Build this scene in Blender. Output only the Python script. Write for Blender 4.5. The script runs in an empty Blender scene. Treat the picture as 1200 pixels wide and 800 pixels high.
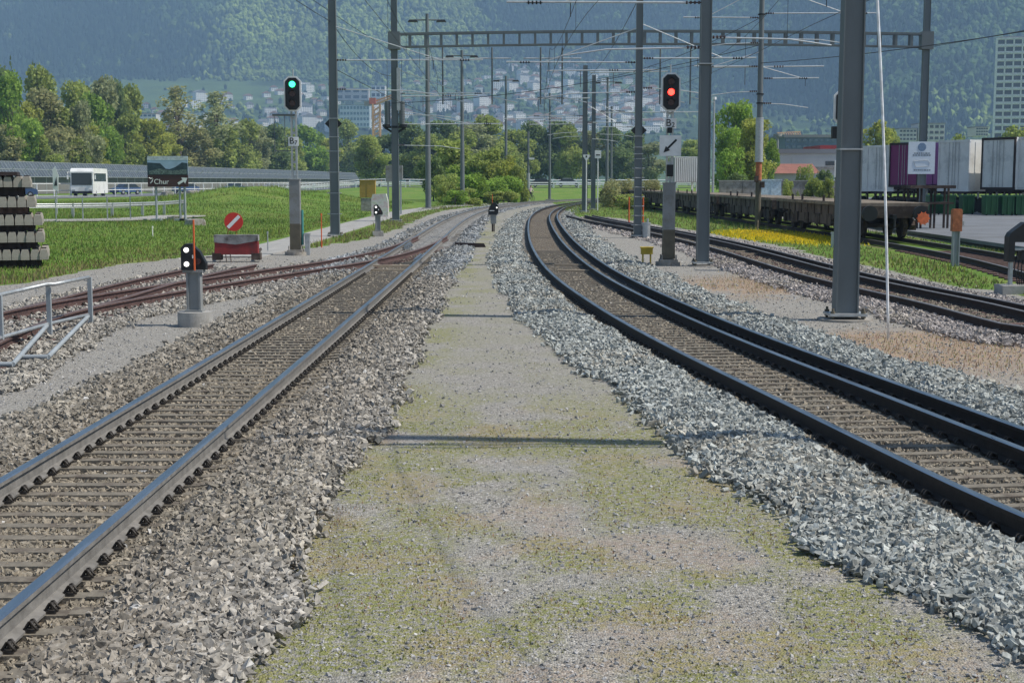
import bpy, math, random
import numpy as np
from mathutils import Vector, Matrix
random.seed(7); RNG = np.random.default_rng(11)
R = math.radians
S = bpy.context.scene
COL = S.collection
# ---------------------------------------------------------------- camera / light
CAMZ = 2.17; FPX = 1650.0; HOR = 212.0
PITCH = math.atan((400-HOR)/FPX)
cd = bpy.data.cameras.new('camera'); cam = bpy.data.objects.new('camera', cd); COL.objects.link(cam)
cam.location = (0, 0, CAMZ); cam.rotation_euler = (R(90)-PITCH, 0, 0)
cd.sensor_width = 36; cd.lens = FPX/1200*36; cd.clip_start = .1; cd.clip_end = 20000
S.camera = cam
SUN_EL = R(52); SUN_AZ = R(97)          # azimuth clockwise from +Y: sun stands to the right, a little behind
w = bpy.data.worlds.new('World'); S.world = w; w.use_nodes = True
nt = w.node_tree; bg = nt.nodes['Background']
sky = nt.nodes.new('ShaderNodeTexSky'); sky.sky_type = 'NISHITA'; sky.sun_disc = False
sky.sun_elevation = SUN_EL; sky.sun_rotation = SUN_AZ; sky.air_density = 1.0; sky.dust_density = .6
nt.links.new(sky.outputs[0], bg.inputs[0]); bg.inputs[1].default_value = .075
sd = bpy.data.lights.new('sun', 'SUN'); sd.energy = 4.6; sd.angle = R(.55); sd.color = (1, .94, .84)
so = bpy.data.objects.new('sun', sd); COL.objects.link(so)
sdir = Vector((math.cos(SUN_EL)*math.sin(SUN_AZ), math.cos(SUN_EL)*math.cos(SUN_AZ), math.sin(SUN_EL)))
so.rotation_euler = (-sdir).to_track_quat('-Z', 'Y').to_euler(); so.location = (30, -10, 60)
S.view_settings.view_transform = 'Standard'; S.view_settings.look = 'None'
S.view_settings.exposure = .72; S.view_settings.gamma = 1

# ---------------------------------------------------------------- helpers
CC, SS = math.cos(PITCH), math.sin(PITCH)
def G(px, py, z=0.0):
    """world point at height z seen at photo pixel (px,py) of the 1200x800 photograph"""
    a = (px-600)/FPX; b = (400-py)/FPX
    dx, dy, dz = a, CC+b*SS, -SS+b*CC
    t = (z-CAMZ)/dz
    return Vector((dx*t, dy*t, z))
def X(px, d): return (px-600)/FPX*d/ (1.0)      # lateral metres at ground distance d (tilt is small)
def Z(py, d):                                   # height seen at row py at distance d
    b = (400-py)/FPX
    return CAMZ + d*(-SS+b*CC)/(CC+b*SS)

def tag(o, label=None, cat=None, group=None, kind=None):
    if label: o['label'] = label
    if cat: o['category'] = cat
    if group: o['group'] = group
    if kind: o['kind'] = kind
    return o
def empty(name, loc, rz=0, label=None, cat=None, group=None):
    o = bpy.data.objects.new(name, None); COL.objects.link(o); o.location = loc; o.rotation_euler = (0, 0, rz)
    o.empty_display_size = .3
    return tag(o, label, cat, group)
def kids(o): return [c for c in list(bpy.data.objects) if c.parent == o]
def copy_tree(o, parent=None, _k=None):
    if _k is None:
        _k = {}
        for c in bpy.data.objects:
            if c.parent: _k.setdefault(c.parent.name, []).append(c)
    c = o.copy(); COL.objects.link(c)
    if parent: c.parent = parent
    for ch in _k.get(o.name, []): copy_tree(ch, c, _k)
    return c

class MB:
    def __init__(s): s.v = []; s.f = []; s.m = []; s.sm = []
    def add(s, vs, fs, mi=0, smooth=False):
        b = len(s.v); s.v += [tuple(v) for v in vs]; s.f += [tuple(i+b for i in f) for f in fs]
        s.m += [mi]*len(fs); s.sm += [smooth]*len(fs); return s
    def box(s, c, d, rz=0, mi=0, M=None, taper=1.0):
        x, y, z = d[0]/2, d[1]/2, d[2]/2; vs = []
        for k, (a, b_, e) in enumerate([(-1,-1,-1),(1,-1,-1),(1,1,-1),(-1,1,-1),(-1,-1,1),(1,-1,1),(1,1,1),(-1,1,1)]):
            t = taper if e > 0 else 1
            vs.append(Vector((a*x*t, b_*y*t, e*z)))
        if M is not None: vs = [M @ v for v in vs]
        if rz: Rm = Matrix.Rotation(rz, 3, 'Z'); vs = [Rm @ v for v in vs]
        c = Vector(c); vs = [v+c for v in vs]
        return s.add(vs, [(3,2,1,0),(4,5,6,7),(0,1,5,4),(1,2,6,5),(2,3,7,6),(3,0,4,7)], mi)
    def tube(s, p0, p1, r, n=8, mi=0, r2=None, cap=True):
        p0 = Vector(p0); p1 = Vector(p1); r2 = r if r2 is None else r2
        d = (p1-p0)
        if d.length < 1e-6: return s
        d.normalize(); a = d.orthogonal().normalized(); b = d.cross(a)
        vs = []
        for p, rr in ((p0, r), (p1, r2)):
            for i in range(n):
                t = 2*math.pi*i/n; vs.append(p+(a*math.cos(t)+b*math.sin(t))*rr)
        fs = [(i, (i+1) % n, n+(i+1) % n, n+i) for i in range(n)]
        s.add(vs, fs, mi, n > 5)
        if cap: s.add(vs, [tuple(range(n-1, -1, -1)), tuple(range(n, 2*n))], mi)
        return s
    def path(s, pts, r, n=6, mi=0, closed=False):
        pts = [Vector(p) for p in pts]; rings = []
        for i, p in enumerate(pts):
            d = (pts[min(i+1, len(pts)-1)]-pts[max(i-1, 0)]).normalized()
            up = Vector((0, 0, 1)) if abs(d.z) < .9 else Vector((1, 0, 0))
            a = d.cross(up).normalized(); b = a.cross(d)
            rings.append([p+(a*math.cos(2*math.pi*k/n)+b*math.sin(2*math.pi*k/n))*r for k in range(n)])
        vs = [v for rg in rings for v in rg]
        fs = [(i*n+k, i*n+(k+1) % n, (i+1)*n+(k+1) % n, (i+1)*n+k) for i in range(len(pts)-1) for k in range(n)]
        fs += [tuple(range(n)), tuple(range((len(pts)-1)*n+n-1, (len(pts)-1)*n-1, -1))]
        return s.add(vs, fs, mi, n > 4)
    def prism(s, pts, y0, y1, mi=0, axis='y'):
        """polygon pts (a,b) extruded; axis y: a->x, b->z ; axis z: a->x,b->y ; axis x: a->y,b->z"""
        n = len(pts)
        def P(a, b, t): return {'y': (a, t, b), 'z': (a, b, t), 'x': (t, a, b)}[axis]
        vs = [P(a, b, y0) for a, b in pts]+[P(a, b, y1) for a, b in pts]
        fs = [tuple(range(n)), tuple(range(2*n-1, n-1, -1))]+[(i, n+i, n+(i+1) % n, (i+1) % n) for i in range(n)]
        return s.add(vs, fs, mi)
    def build(s, name, mats, parent=None, fixn=True):
        me = bpy.data.meshes.new(name); me.from_pydata(s.v, [], s.f)
        mats = mats if isinstance(mats, (list, tuple)) else [mats]
        for m in mats: me.materials.append(m)
        me.polygons.foreach_set('material_index', s.m); me.polygons.foreach_set('use_smooth', s.sm)
        if fixn:
            import bmesh
            bm = bmesh.new(); bm.from_mesh(me); bmesh.ops.recalc_face_normals(bm, faces=bm.faces); bm.to_mesh(me); bm.free()
        me.update()
        o = bpy.data.objects.new(name, me); COL.objects.link(o)
        if parent: o.parent = parent
        return o

def np_mesh(name, verts, faces, mats, attrs=None, parent=None, smooth=False, mi=None):
    """faces: (n,k) int array; attrs: {name: (per-vertex Nx4 float color)}"""
    me = bpy.data.meshes.new(name); k = faces.shape[1]
    me.vertices.add(len(verts)); me.vertices.foreach_set('co', verts.astype(np.float32).ravel())
    me.loops.add(faces.size); me.loops.foreach_set('vertex_index', faces.astype(np.int32).ravel())
    me.polygons.add(len(faces)); me.polygons.foreach_set('loop_start', np.arange(0, faces.size, k, dtype=np.int32))
    me.polygons.foreach_set('loop_total', np.full(len(faces), k, dtype=np.int32))
    if smooth: me.polygons.foreach_set('use_smooth', np.ones(len(faces), dtype=bool))
    for m in (mats if isinstance(mats, (list, tuple)) else [mats]): me.materials.append(m)
    if mi is not None: me.polygons.foreach_set('material_index', mi.astype(np.int32))
    me.update(calc_edges=True)
    for an, arr in (attrs or {}).items():
        at = me.color_attributes.new(an, 'FLOAT_COLOR', 'POINT'); at.data.foreach_set('color', arr.astype(np.float32).ravel())
    me.validate()
    if not smooth: me.shade_flat()
    o = bpy.data.objects.new(name, me); COL.objects.link(o)
    if parent: o.parent = parent
    return o

# value noise (numpy)
_NT = np.random.default_rng(3).random((256, 256))
def vn(x, y, s=1.0, seed=0):
    x = np.asarray(x)/s+seed*17.3; y = np.asarray(y)/s+seed*9.7
    xi = np.floor(x).astype(int); yi = np.floor(y).astype(int); fx = x-xi; fy = y-yi
    fx = fx*fx*(3-2*fx); fy = fy*fy*(3-2*fy)
    g = lambda a, b: _NT[a % 256, b % 256]
    return (g(xi, yi)*(1-fx)+g(xi+1, yi)*fx)*(1-fy)+(g(xi, yi+1)*(1-fx)+g(xi+1, yi+1)*fx)*fy
def fbm(x, y, s, seed=0, o=4):
    t = 0; a = .5; n = 0
    for k in range(o): t = t+a*vn(x, y, s/2**k, seed+k); n += a; a *= .5
    return t/n
def sst(a, b, x):
    t = np.clip((np.asarray(x, float)-a)/(b-a), 0, 1); return t*t*(3-2*t)

# ---------------------------------------------------------------- materials
def nodes(m):
    m.use_nodes = True; t = m.node_tree; return t, t.nodes['Principled BSDF'], t.nodes, t.links
def mat(name, col, rough=.7, metal=0, var=.25, scale=8, bump=0, bscale=60, spec=.4, dirt=None, dirtscale=2, stretch=None):
    """painted / weathered surface: base colour varied by noise in object space"""
    m = bpy.data.materials.new(name); t, p, N, L = nodes(m)
    p.inputs['Roughness'].default_value = rough; p.inputs['Metallic'].default_value = metal
    p.inputs['Specular IOR Level'].default_value = spec
    tc = N.new('ShaderNodeTexCoord'); mp = N.new('ShaderNodeMapping'); L.new(tc.outputs['Object'], mp.inputs[0])
    if stretch: mp.inputs['Scale'].default_value = stretch
    n = N.new('ShaderNodeTexNoise'); n.inputs['Scale'].default_value = scale; n.inputs['Detail'].default_value = 6
    L.new(mp.outputs[0], n.inputs[0])
    r = N.new('ShaderNodeMapRange'); r.inputs[1].default_value = .3; r.inputs[2].default_value = .7
    r.inputs[3].default_value = 1-var; r.inputs[4].default_value = 1+var; L.new(n.outputs[0], r.inputs[0])
    mx = N.new('ShaderNodeVectorMath'); mx.operation = 'SCALE'; mx.inputs[0].default_value = col[:3]; L.new(r.outputs[0], mx.inputs['Scale'])
    out = mx.outputs[0]
    if dirt:
        n2 = N.new('ShaderNodeTexNoise'); n2.inputs['Scale'].default_value = dirtscale; n2.inputs['Detail'].default_value = 8; n2.inputs['Roughness'].default_value = .7
        L.new(mp.outputs[0], n2.inputs[0])
        r2 = N.new('ShaderNodeMapRange'); r2.inputs[1].default_value = .5; r2.inputs[2].default_value = .66; L.new(n2.outputs[0], r2.inputs[0])
        mm = N.new('ShaderNodeMix'); mm.data_type = 'RGBA'; L.new(r2.outputs[0], mm.inputs[0]); L.new(out, mm.inputs[6]); mm.inputs[7].default_value = (*dirt, 1)
        out = mm.outputs[2]
    L.new(out, p.inputs['Base Color'])
    rr = N.new('ShaderNodeMapRange'); rr.inputs[3].default_value = max(rough-.12, .05); rr.inputs[4].default_value = min(rough+.12, 1); L.new(n.outputs[0], rr.inputs[0]); L.new(rr.outputs[0], p.inputs['Roughness'])
    if bump:
        n3 = N.new('ShaderNodeTexNoise'); n3.inputs['Scale'].default_value = bscale; n3.inputs['Detail'].default_value = 4; L.new(mp.outputs[0], n3.inputs[0])
        b = N.new('ShaderNodeBump'); b.inputs['Strength'].default_value = bump; b.inputs['Distance'].default_value = .01; L.new(n3.outputs[0], b.inputs['Height']); L.new(b.outputs[0], p.inputs['Normal'])
    return m
def emat(name, col, st):
    m = bpy.data.materials.new(name); t, p, N, L = nodes(m)
    p.inputs['Base Color'].default_value = (*col, 1); p.inputs['Emission Color'].default_value = (*col, 1); p.inputs['Emission Strength'].default_value = st
    return m
def glassmat(name, col=(.03, .05, .08), rough=.12):
    m = bpy.data.materials.new(name); t, p, N, L = nodes(m)
    p.inputs['Base Color'].default_value = (*col, 1); p.inputs['Roughness'].default_value = rough; p.inputs['Specular IOR Level'].default_value = .8
    return m
def attrmat(name, attr='Col', rough=.9, tl=0, nvar=0, nscale=30, bump=0):
    m = bpy.data.materials.new(name); t, p, N, L = nodes(m)
    a = N.new('ShaderNodeAttribute'); a.attribute_name = attr; out = a.outputs['Color']
    p.inputs['Roughness'].default_value = rough; p.inputs['Specular IOR Level'].default_value = .2
    if nvar:
        tc = N.new('ShaderNodeTexCoord'); n = N.new('ShaderNodeTexNoise'); n.inputs['Scale'].default_value = nscale; n.inputs['Detail'].default_value = 5
        L.new(tc.outputs['Object'], n.inputs[0])
        r = N.new('ShaderNodeMapRange'); r.inputs[1].default_value = .3; r.inputs[2].default_value = .7; r.inputs[3].default_value = 1-nvar; r.inputs[4].default_value = 1+nvar; L.new(n.outputs[0], r.inputs[0])
        mx = N.new('ShaderNodeVectorMath'); mx.operation = 'SCALE'; L.new(out, mx.inputs[0]); L.new(r.outputs[0], mx.inputs['Scale']); out = mx.outputs[0]
        if bump:
            b = N.new('ShaderNodeBump'); b.inputs['Strength'].default_value = bump; b.inputs['Distance'].default_value = .01; L.new(n.outputs[0], b.inputs['Height']); L.new(b.outputs[0], p.inputs['Normal'])
    L.new(out, p.inputs['Base Color'])
    if tl:
        tr = N.new('ShaderNodeBsdfTranslucent'); L.new(out, tr.inputs[0]); ms = N.new('ShaderNodeMixShader'); ms.inputs[0].default_value = tl
        L.new(p.outputs[0], ms.inputs[1]); L.new(tr.outputs[0], ms.inputs[2]); L.new(ms.outputs[0], N['Material Output'].inputs[0])
    return m

M = {}
M['polished'] = mat('rail_running_surface', (.42, .44, .47), .32, 1, .15, 20, stretch=(1, .05, 1))
M['railside'] = mat('rail_side_weathered', (.165, .157, .146), .8, 0, .25, 12, .3, 80)
M['railshaded'] = mat('rail_side_shaded', (.032, .026, .023), .75, 0, .3, 12, .3, 80, spec=.25)  # shade of the sun-averted rail sides put into a darker base colour
M['rustrail'] = mat('rail_rust', (.085, .05, .045), .85, 0, .35, 14, .4, 90)
M['rusttop'] = mat('rail_rusty_top', (.15, .105, .095), .55, .3, .3, 20)
M['browntop'] = mat('rail_brown_top', (.30, .27, .25), .42, .7, .2, 20)
M['brownside'] = mat('rail_side_brown', (.05, .034, .028), .85, 0, .3, 12, .3, 80)
M['sleeper'] = mat('steel_sleeper', (.19, .168, .134), .9, 0, .3, 9, .4, 60, dirt=(.09, .07, .055), dirtscale=4)
M['rustsleeper'] = mat('rust_sleeper', (.12, .07, .06), .9, 0, .35, 9, .4, 60)
M['clip'] = mat('clip_iron', (.055, .048, .042), .65, .2, .3, 30)
M['slate'] = mat('slate_paint', (.13, .15, .158), .55, 0, .12, 3, .1, 40, stretch=(1, 1, .3))
M['slatelight'] = mat('slate_edge', (.30, .33, .35), .5, 0, .12, 3)
M['galv'] = mat('galvanised_steel', (.42, .44, .45), .45, .55, .15, 12)
M['wire'] = mat('wire_dark', (.03, .035, .04), .6, .3, .1)
M['tubelight'] = mat('cantilever_tube', (.55, .58, .60), .4, .4, .1)
M['insul'] = mat('insulator_brown', (.05, .03, .03), .35, 0, .1)
M['black'] = mat('signal_black', (.012, .013, .015), .5, 0, .2)
M['whitebd'] = mat('white_border', (.76, .77, .76), .5, 0, .1, 5)
M['greypost'] = mat('signal_post_grey', (.24, .25, .25), .65, 0, .15, 4, .1, 30, dirt=(.16, .15, .13))
M['brownpost'] = mat('signal_foot_brown', (.12, .105, .075), .8, 0, .25, 5)
M['concrete'] = mat('concrete', (.36, .35, .33), .9, 0, .2, 6, .4, 50, dirt=(.22, .21, .19), dirtscale=3)
M['concold'] = mat('concrete_old', (.31, .29, .26), .95, 0, .3, 5, .5, 40, dirt=(.2, .17, .13), dirtscale=3)
M['red'] = mat('sign_red', (.55, .035, .025), .5, 0, .08)
M['darkred'] = mat('buffer_red', (.22, .025, .025), .65, 0, .25, 3, .2, 30, dirt=(.10, .03, .03), dirtscale=2)
M['bufgrey'] = mat('buffer_top', (.22, .22, .22), .8, 0, .4, 4, .4, 20, dirt=(.06, .05, .05), dirtscale=3)
M['orange'] = mat('orange_rod', (.60, .11, .03), .5, 0, .08)
M['teal'] = mat('teal_pipe', (.06, .25, .24), .5, 0, .1)
M['yellow'] = mat('yellow_paint', (.50, .36, .03), .6, 0, .15, 8, dirt=(.35, .25, .04))
M['ochre'] = mat('ochre_box', (.36, .24, .05), .7, 0, .15)
M['white'] = mat('white_paint', (.78, .78, .77), .45, 0, .05, 2, dirt=(.6, .6, .58), dirtscale=.7)
M['offwhite'] = mat('body_offwhite', (.72, .71, .67), .5, 0, .06, 1.5, dirt=(.55, .54, .5), dirtscale=.8)
M['greybody'] = mat('body_grey', (.68, .68, .67), .5, 0, .08, 1.2, dirt=(.42, .43, .44), dirtscale=.8)
M['purple'] = mat('body_purple', (.17, .01, .10), .5, 0, .08)
M['violet'] = mat('body_violet', (.06, .02, .11), .5, 0, .08)
M['darkbrown'] = mat('frame_dark', (.03, .018, .018), .7, 0, .2)
M['wagonbrown'] = mat('wagon_brown', (.045, .030, .025), .9, 0, .35, 3, .4, 20, dirt=(.13, .10, .08), dirtscale=1.5)
M['wagongrey'] = mat('wagon_grey', (.11, .085, .07), .9, 0, .4, 3, .3, 20, dirt=(.045, .028, .022), dirtscale=.9)
M['deck'] = mat('wagon_deck', (.23, .19, .145), .95, 0, .4, 4, .5, 20, dirt=(.09, .065, .045), dirtscale=2)
M['green'] = mat('bin_green', (.015, .09, .028), .5, 0, .15)
M['rustpost'] = mat('rust_orange', (.42, .15, .07), .85, 0, .3, 9, .3, 40, dirt=(.25, .08, .04), dirtscale=5)
M['brownsign'] = mat('sign_brown', (.07, .03, .028), .6, 0, .06)
M['signsky'] = mat('sign_sky', (.33, .45, .58), .6, 0, .15, 1.5)
M['signmt'] = mat('sign_mountain', (.03, .055, .07), .6, 0, .5, 5)
M['signtown'] = mat('sign_town', (.11, .15, .14), .6, 0, .7, 14)
M['glass'] = glassmat('glass_dark', (.02, .03, .045), .2)
M['glassblue'] = glassmat('glass_blue', (.08, .15, .22), .15)
M['tyre'] = mat('tyre', (.02, .02, .02), .85, 0, .2)
M['solar'] = mat('solar_panel', (.07, .085, .10), .45, 0, .3, .6, spec=.6)
M['solargrid'] = mat('solar_frame', (.40, .43, .45), .4, .4, .1)
M['noisewall'] = mat('noise_wall', (.17, .165, .16), .9, 0, .15, .4)
M['bark'] = mat('bark', (.10, .08, .06), .95, 0, .3, 3, .5, 12)
M['asphalt'] = mat('asphalt', (.155, .165, .18), .9, 0, .15, .5, .3, 60, dirt=(.12, .125, .13), dirtscale=.3)
M['pathgravel'] = mat('path_gravel', (.33, .32, .30), .95, 0, .15, 1.5, .4, 40)
M['wood'] = mat('wood_plank', (.32, .26, .19), .9, 0, .3, 8, .4, 40, stretch=(.2, 1, 1))
M['cartblue'] = mat('car_blue', (.04, .08, .17), .3, 0, .05)
M['cardark'] = mat('car_dark', (.03, .035, .045), .3, 0, .05)
M['bldgrey'] = mat('render_grey', (.42, .42, .42), .9, 0, .08, .3)
M['bldlight'] = mat('render_light', (.55, .54, .52), .9, 0, .08, .3)
M['bldblue'] = mat('facade_blue', (.13, .18, .24), .5, 0, .1, .2)
M['tile'] = mat('roof_tile', (.26, .11, .08), .9, 0, .2, 1)
M['redroof'] = mat('red_roof', (.36, .05, .05), .8, 0, .1, 1)
M['roofbrown'] = mat('house_roof', (.27, .15, .10), .9, 0, .3, .05)
M['roofgrey'] = mat('house_roof_grey', (.22, .22, .23), .9, 0, .3, .05)
M['lampG'] = emat('lamp_green', (.03, 1, .38), 3.5); M['lampR'] = emat('lamp_red', (1, .03, .02), 5); M['lampW'] = emat('lamp_white', (1, .97, .88), 1.1)
M['lampoff'] = mat('lamp_unlit', (.05, .02, .02), .25, 0, .1)
M['stone'] = attrmat('ballast_stone', rough=.92, nvar=.3, nscale=45, bump=.3)
M['grassblade'] = attrmat('grass_blade', rough=.8, tl=.35)
M['leaf'] = attrmat('leaf', rough=.7, tl=.48)
M['farwood'] = attrmat('far_wood_leaf', rough=.9, nvar=.2, nscale=.3)

# ---------------------------------------------------------------- track lines (plan, rail-head level)
RT = .17                                         # rail-head height above the gravel
def line(pts, h=RT): return [(G(x, y, h).x, G(x, y, h).y) for x, y in pts]
def smooth(P, step=.5, it=3, curve=40):
    P = np.array(P, float)
    for _ in range(it):                           # Chaikin, ends kept
        Q = [P[0]]
        for a, b in zip(P, P[1:]): Q += [a*.75+b*.25, a*.25+b*.75]
        Q.append(P[-1]); P = np.array(Q)
    s = np.r_[0, np.cumsum(np.hypot(*np.diff(P, axis=0).T))]
    n = max(2, int(s[-1]/step)); t = np.linspace(0, s[-1], n+1)
    return np.c_[np.interp(t, s, P[:, 0]), np.interp(t, s, P[:, 1])]
def offset(P, d):
    P = np.asarray(P); T = np.gradient(P, axis=0); T /= np.linalg.norm(T, axis=1)[:, None]
    return P+np.c_[T[:, 1], -T[:, 0]]*d           # positive = to the right of travel
# left main (metre gauge), straight then bending right
cl_left = smooth([(-2.92, 3.0), (-2.92, 20), (-2.94, 35), (-2.98, 50), (-3.05, 62), (-3.0, 78), (-2.5, 96), (-1.2, 115), (1.2, 134), (5.5, 152), (13, 170), (25, 186)], .6)
# right main, dual gauge: outer rail measured
railA = smooth([(4.55, 2.8), (4.05, 4.6), (3.5, 6.5), (3.02, 8.6), (2.72, 10.9), (2.4, 13.4), (1.98, 16.5), (1.57, 20.3), (1.3, 23.6), (.97, 28.3), (.74, 34), (.62, 42), (.6, 50), (.72, 64), (1.05, 82), (1.9, 100), (3.3, 117), (5.7, 134), (9.6, 152), (16, 170), (27, 189)], .6)
railB = offset(railA, 1.07); railC = offset(railA, 1.505)
cl_right = offset(railA, .75)
# rusty connecting line at left, joins the left main
s1_near = smooth([(-11.6, 9)]+line([(-30, 415), (0, 399), (60, 370), (106, 358), (140, 353), (180, 344), (220, 337), (280, 328), (380, 314), (428, 306), (454, 301), (480, 296), (506, 286), (524, 277)]), .6)
# drop the odd lead-in point
s1_near = smooth(line([(-60, 432), (0, 399), (60, 372), (106, 359.5), (180, 345.5), (280, 329), (380, 313.5), (428, 306.5), (480, 295.5), (506, 286), (524, 276.5)]), .6)
s1_far = offset(s1_near, -1.07)
s2_near = smooth(line([(106, 359.5), (144, 349), (188, 335.5), (220, 327), (262, 317), (300, 309.5)]), .6)
s2_far = offset(s2_near, -1.07)
# right siding: near rail measured, dual gauge
r1_near = smooth([(13.3, 10.5), (11.6, 13.5), (9.9, 16.4)]+line([(1200, 385), (1140, 370), (1080, 353.5), (1004, 337), (930, 319), (880, 303.5), (830, 288), (785, 277), (737, 267), (690, 258.5), (664, 252)]), .6)
r1_mid = offset(r1_near, -1.07*-1 if False else 1.07)
# orientation: the list runs away from the camera, so "right of travel" is the far side
r1_far = offset(r1_near, 1.505); r1_mid = offset(r1_near, 1.07)
# wagon siding
r2_w = smooth([(9.6, 20), (10.7, 26.5), (11.6, 33), (12.2, 39), (12.35, 48), (12.3, 60), (11.95, 76), (11.35, 95), (10.7, 114), (10.1, 136), (9.6, 165)], .6)
r2_e = offset(r2_w, 1.5)
cl_s1 = offset(s1_near, -.535); cl_s2 = offset(s2_near, -.535); cl_r1 = offset(r1_near, .75); cl_r2 = offset(r2_w, .75)

def dist_to(P, x, y):
    """distance of many points to a polyline (vectorised)"""
    P = np.asarray(P)[::2]; x = np.asarray(x, float); y = np.asarray(y, float); best = np.full(x.shape, 1e9)
    for a, b in zip(P, P[1:]):
        d = b-a; L2 = (d**2).sum()
        t = np.clip(((x-a[0])*d[0]+(y-a[1])*d[1])/L2, 0, 1)
        best = np.minimum(best, np.hypot(x-a[0]-t*d[0], y-a[1]-t*d[1]))
    return best

# ---------------------------------------------------------------- ground
def gz(x, y):
    x = np.asarray(x, float); y = np.asarray(y, float)
    z = .012*(fbm(x, y, 1.3, 1)-.5)*2
    z = z+.25*sst(-11, -26, x)*1.0                     # field rises a little towards the road
    z = z+1.25*np.exp(-(((x+21)/9)**2+((y-118)/22)**2))*(.7+.6*vn(x, y, 2.5, 4))   # rough mound
    z = z+.2*sst(15.0, 16.2, x)*sst(120, 110, y)
    z = z+1.0*sst(205, 232, y)*sst(-40, -20, x)         # embankment of the far road
    z = z-.05*sst(-5.2, -6.5, x)*sst(45, 55, y)*0
    return z
def axis(segs):
    out = [segs[0][0]]
    for a, b, s0, s1 in segs:
        p = a; n = 0
        while p < b-1e-6:
            t = (p-a)/(b-a); p = p+s0+(s1-s0)*t; out.append(min(p, b))
    return np.unique(np.round(out, 4))
xs = np.r_[-axis([(12, 30, .2, 1), (30, 120, 2, 12), (120, 1400, 15, 200)])[::-1], axis([(-11.9, 16, .11, .11)]), axis([(16.1, 30, .2, 1), (30, 120, 2, 12), (120, 1600, 15, 200)])]
xs = np.unique(xs)
ys = np.unique(np.r_[axis([(-40, 3, 6, 2)]), axis([(3, 24, .1, .1), (24, 48, .12, .3), (48, 130, .3, 1), (130, 300, 1, 8), (300, 1700, 10, 200)])])
XX, YY = np.meshgrid(xs, ys); ZZ = gz(XX, YY)
dL = dist_to(cl_left, XX, YY); dR = dist_to(cl_right, XX, YY); dS1 = dist_to(cl_s1, XX, YY); dS2 = dist_to(cl_s2, XX, YY); dR1 = dist_to(cl_r1, XX, YY); dR2 = dist_to(cl_r2, XX, YY)
def zones(x, y, dL, dR, dS1, dS2, dR1, dR2):
    j = (fbm(x, y, 1.0, 20)-.5)*1.0
    # gravel area against grass on the left: boundary in x as a function of y
    bx = np.interp(y, [0, 30, 36, 41, 46, 52, 65, 85, 105, 125, 145], [-16, -10.6, -10.2, -9.2, -6.6, -5.6, -5.3, -5.4, -4.8, -2.0, 2.0])
    gl = sst(-.3, .3, bx-x+j*.9)
    far = sst(128, 140, y+(x-5)*-.5+j*4)*sst(2.2, 3.4, np.minimum(dL, dR))
    # right side grass between the siding and the yard
    gr = sst(1.9, 2.6, dR1+j)*(x > np.interp(y, cl_r1[:, 1][:], cl_r1[:, 0]))*sst(20, 26, y)*sst(16, 14.8, x)
    grr = sst(16.2, 18, x)*sst(105, 112, y)
    grass = np.clip(gl+far+gr*.9+grr, 0, 1)
    w = np.minimum.reduce([dL+.3*(x < -3)+.12*(x > -2.9), dR-.15, dS1+.35, dS2+.4, dR1+.1])
    ball = sst(1.98, 1.5, w+j*.40)*(1-np.clip(gl, 0, 1)*.7)
    crib = np.clip(sst(.95, .6, dL+j*.2)*sst(44, 36, y)+sst(1.05, .75, dR+j*.2)+.8*sst(1, .6, dR1), 0, 1)
    return grass, ball, crib
gr_, ba_, cr_ = zones(XX, YY, dL, dR, dS1, dS2, dR1, dR2)
# weeds: on the middle path and the right verge
onpath = (XX > -1.9)*(XX < 4.2)*(YY < 60)
path_w = sst(1.75, 2.0, dR)*sst(1.5, 1.75, dL)*(XX > -3)*(XX < np.interp(YY, cl_right[:, 1], cl_right[:, 0]))
mossn = fbm(XX, YY*.85, .45, 31, 5)
moss = path_w*sst(.33, .56, mossn)*(.30+.70*sst(15.3, 12.2, YY)+1.0*np.exp(-((XX+1.15)/.35)**2)*sst(.35, .6, vn(XX, YY, 1.1, 8)))
moss = np.clip(moss, 0, 1)
moss = np.maximum(moss, path_w*sst(.3, .55, fbm(XX, YY, 1.2, 34))*np.exp(-(((XX+.75)/.6)**2+((YY-27)/6)**2)))
def blob(cx, cy, rx, ry, x=XX, y=YY, a=0):
    c, s = math.cos(a), math.sin(a); u = (x-cx)*c+(y-cy)*s; v = -(x-cx)*s+(y-cy)*c
    return np.exp(-((u/rx)**2+(v/ry)**2)**1.5)
p = G(850, 330); q = G(1110, 418); q2 = G(960, 395)
redw = np.clip(1.15*blob(p.x+.3, p.y-1.2, 1.6, 3.0, a=-.2)+1.0*blob(q.x-.2, q.y+.6, 2.0, 2.4, a=.3)+.8*blob(q2.x+1.2, q2.y-.6, 1.2, 1.4), 0, 1)*sst(.33, .55, fbm(XX, YY, .8, 41)+.1)
p2 = G(540, 345)
redw = redw+.36*path_w*sst(.52, .66, fbm(XX, YY*.9, .45, 52))*sst(14, 12, YY)
p = G(905, 279); yel = np.clip(blob(p.x+.5, p.y+1, 1.4, 5, a=.05)*1.3, 0, 1)*sst(.3, .5, fbm(XX, YY, 1.2, 61)+.12)*(dR1 > 2.0)
zc = np.stack([gr_, ba_, cr_, moss], -1).reshape(-1, 4)
zd = np.stack([np.clip(redw, 0, 1), yel, path_w, np.ones_like(yel)], -1).reshape(-1, 4)
ny, nx = XX.shape
ii = np.arange(nx*ny).reshape(ny, nx)
F = np.stack([ii[:-1, :-1], ii[:-1, 1:], ii[1:, 1:], ii[1:, :-1]], -1).reshape(-1, 4)

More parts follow.
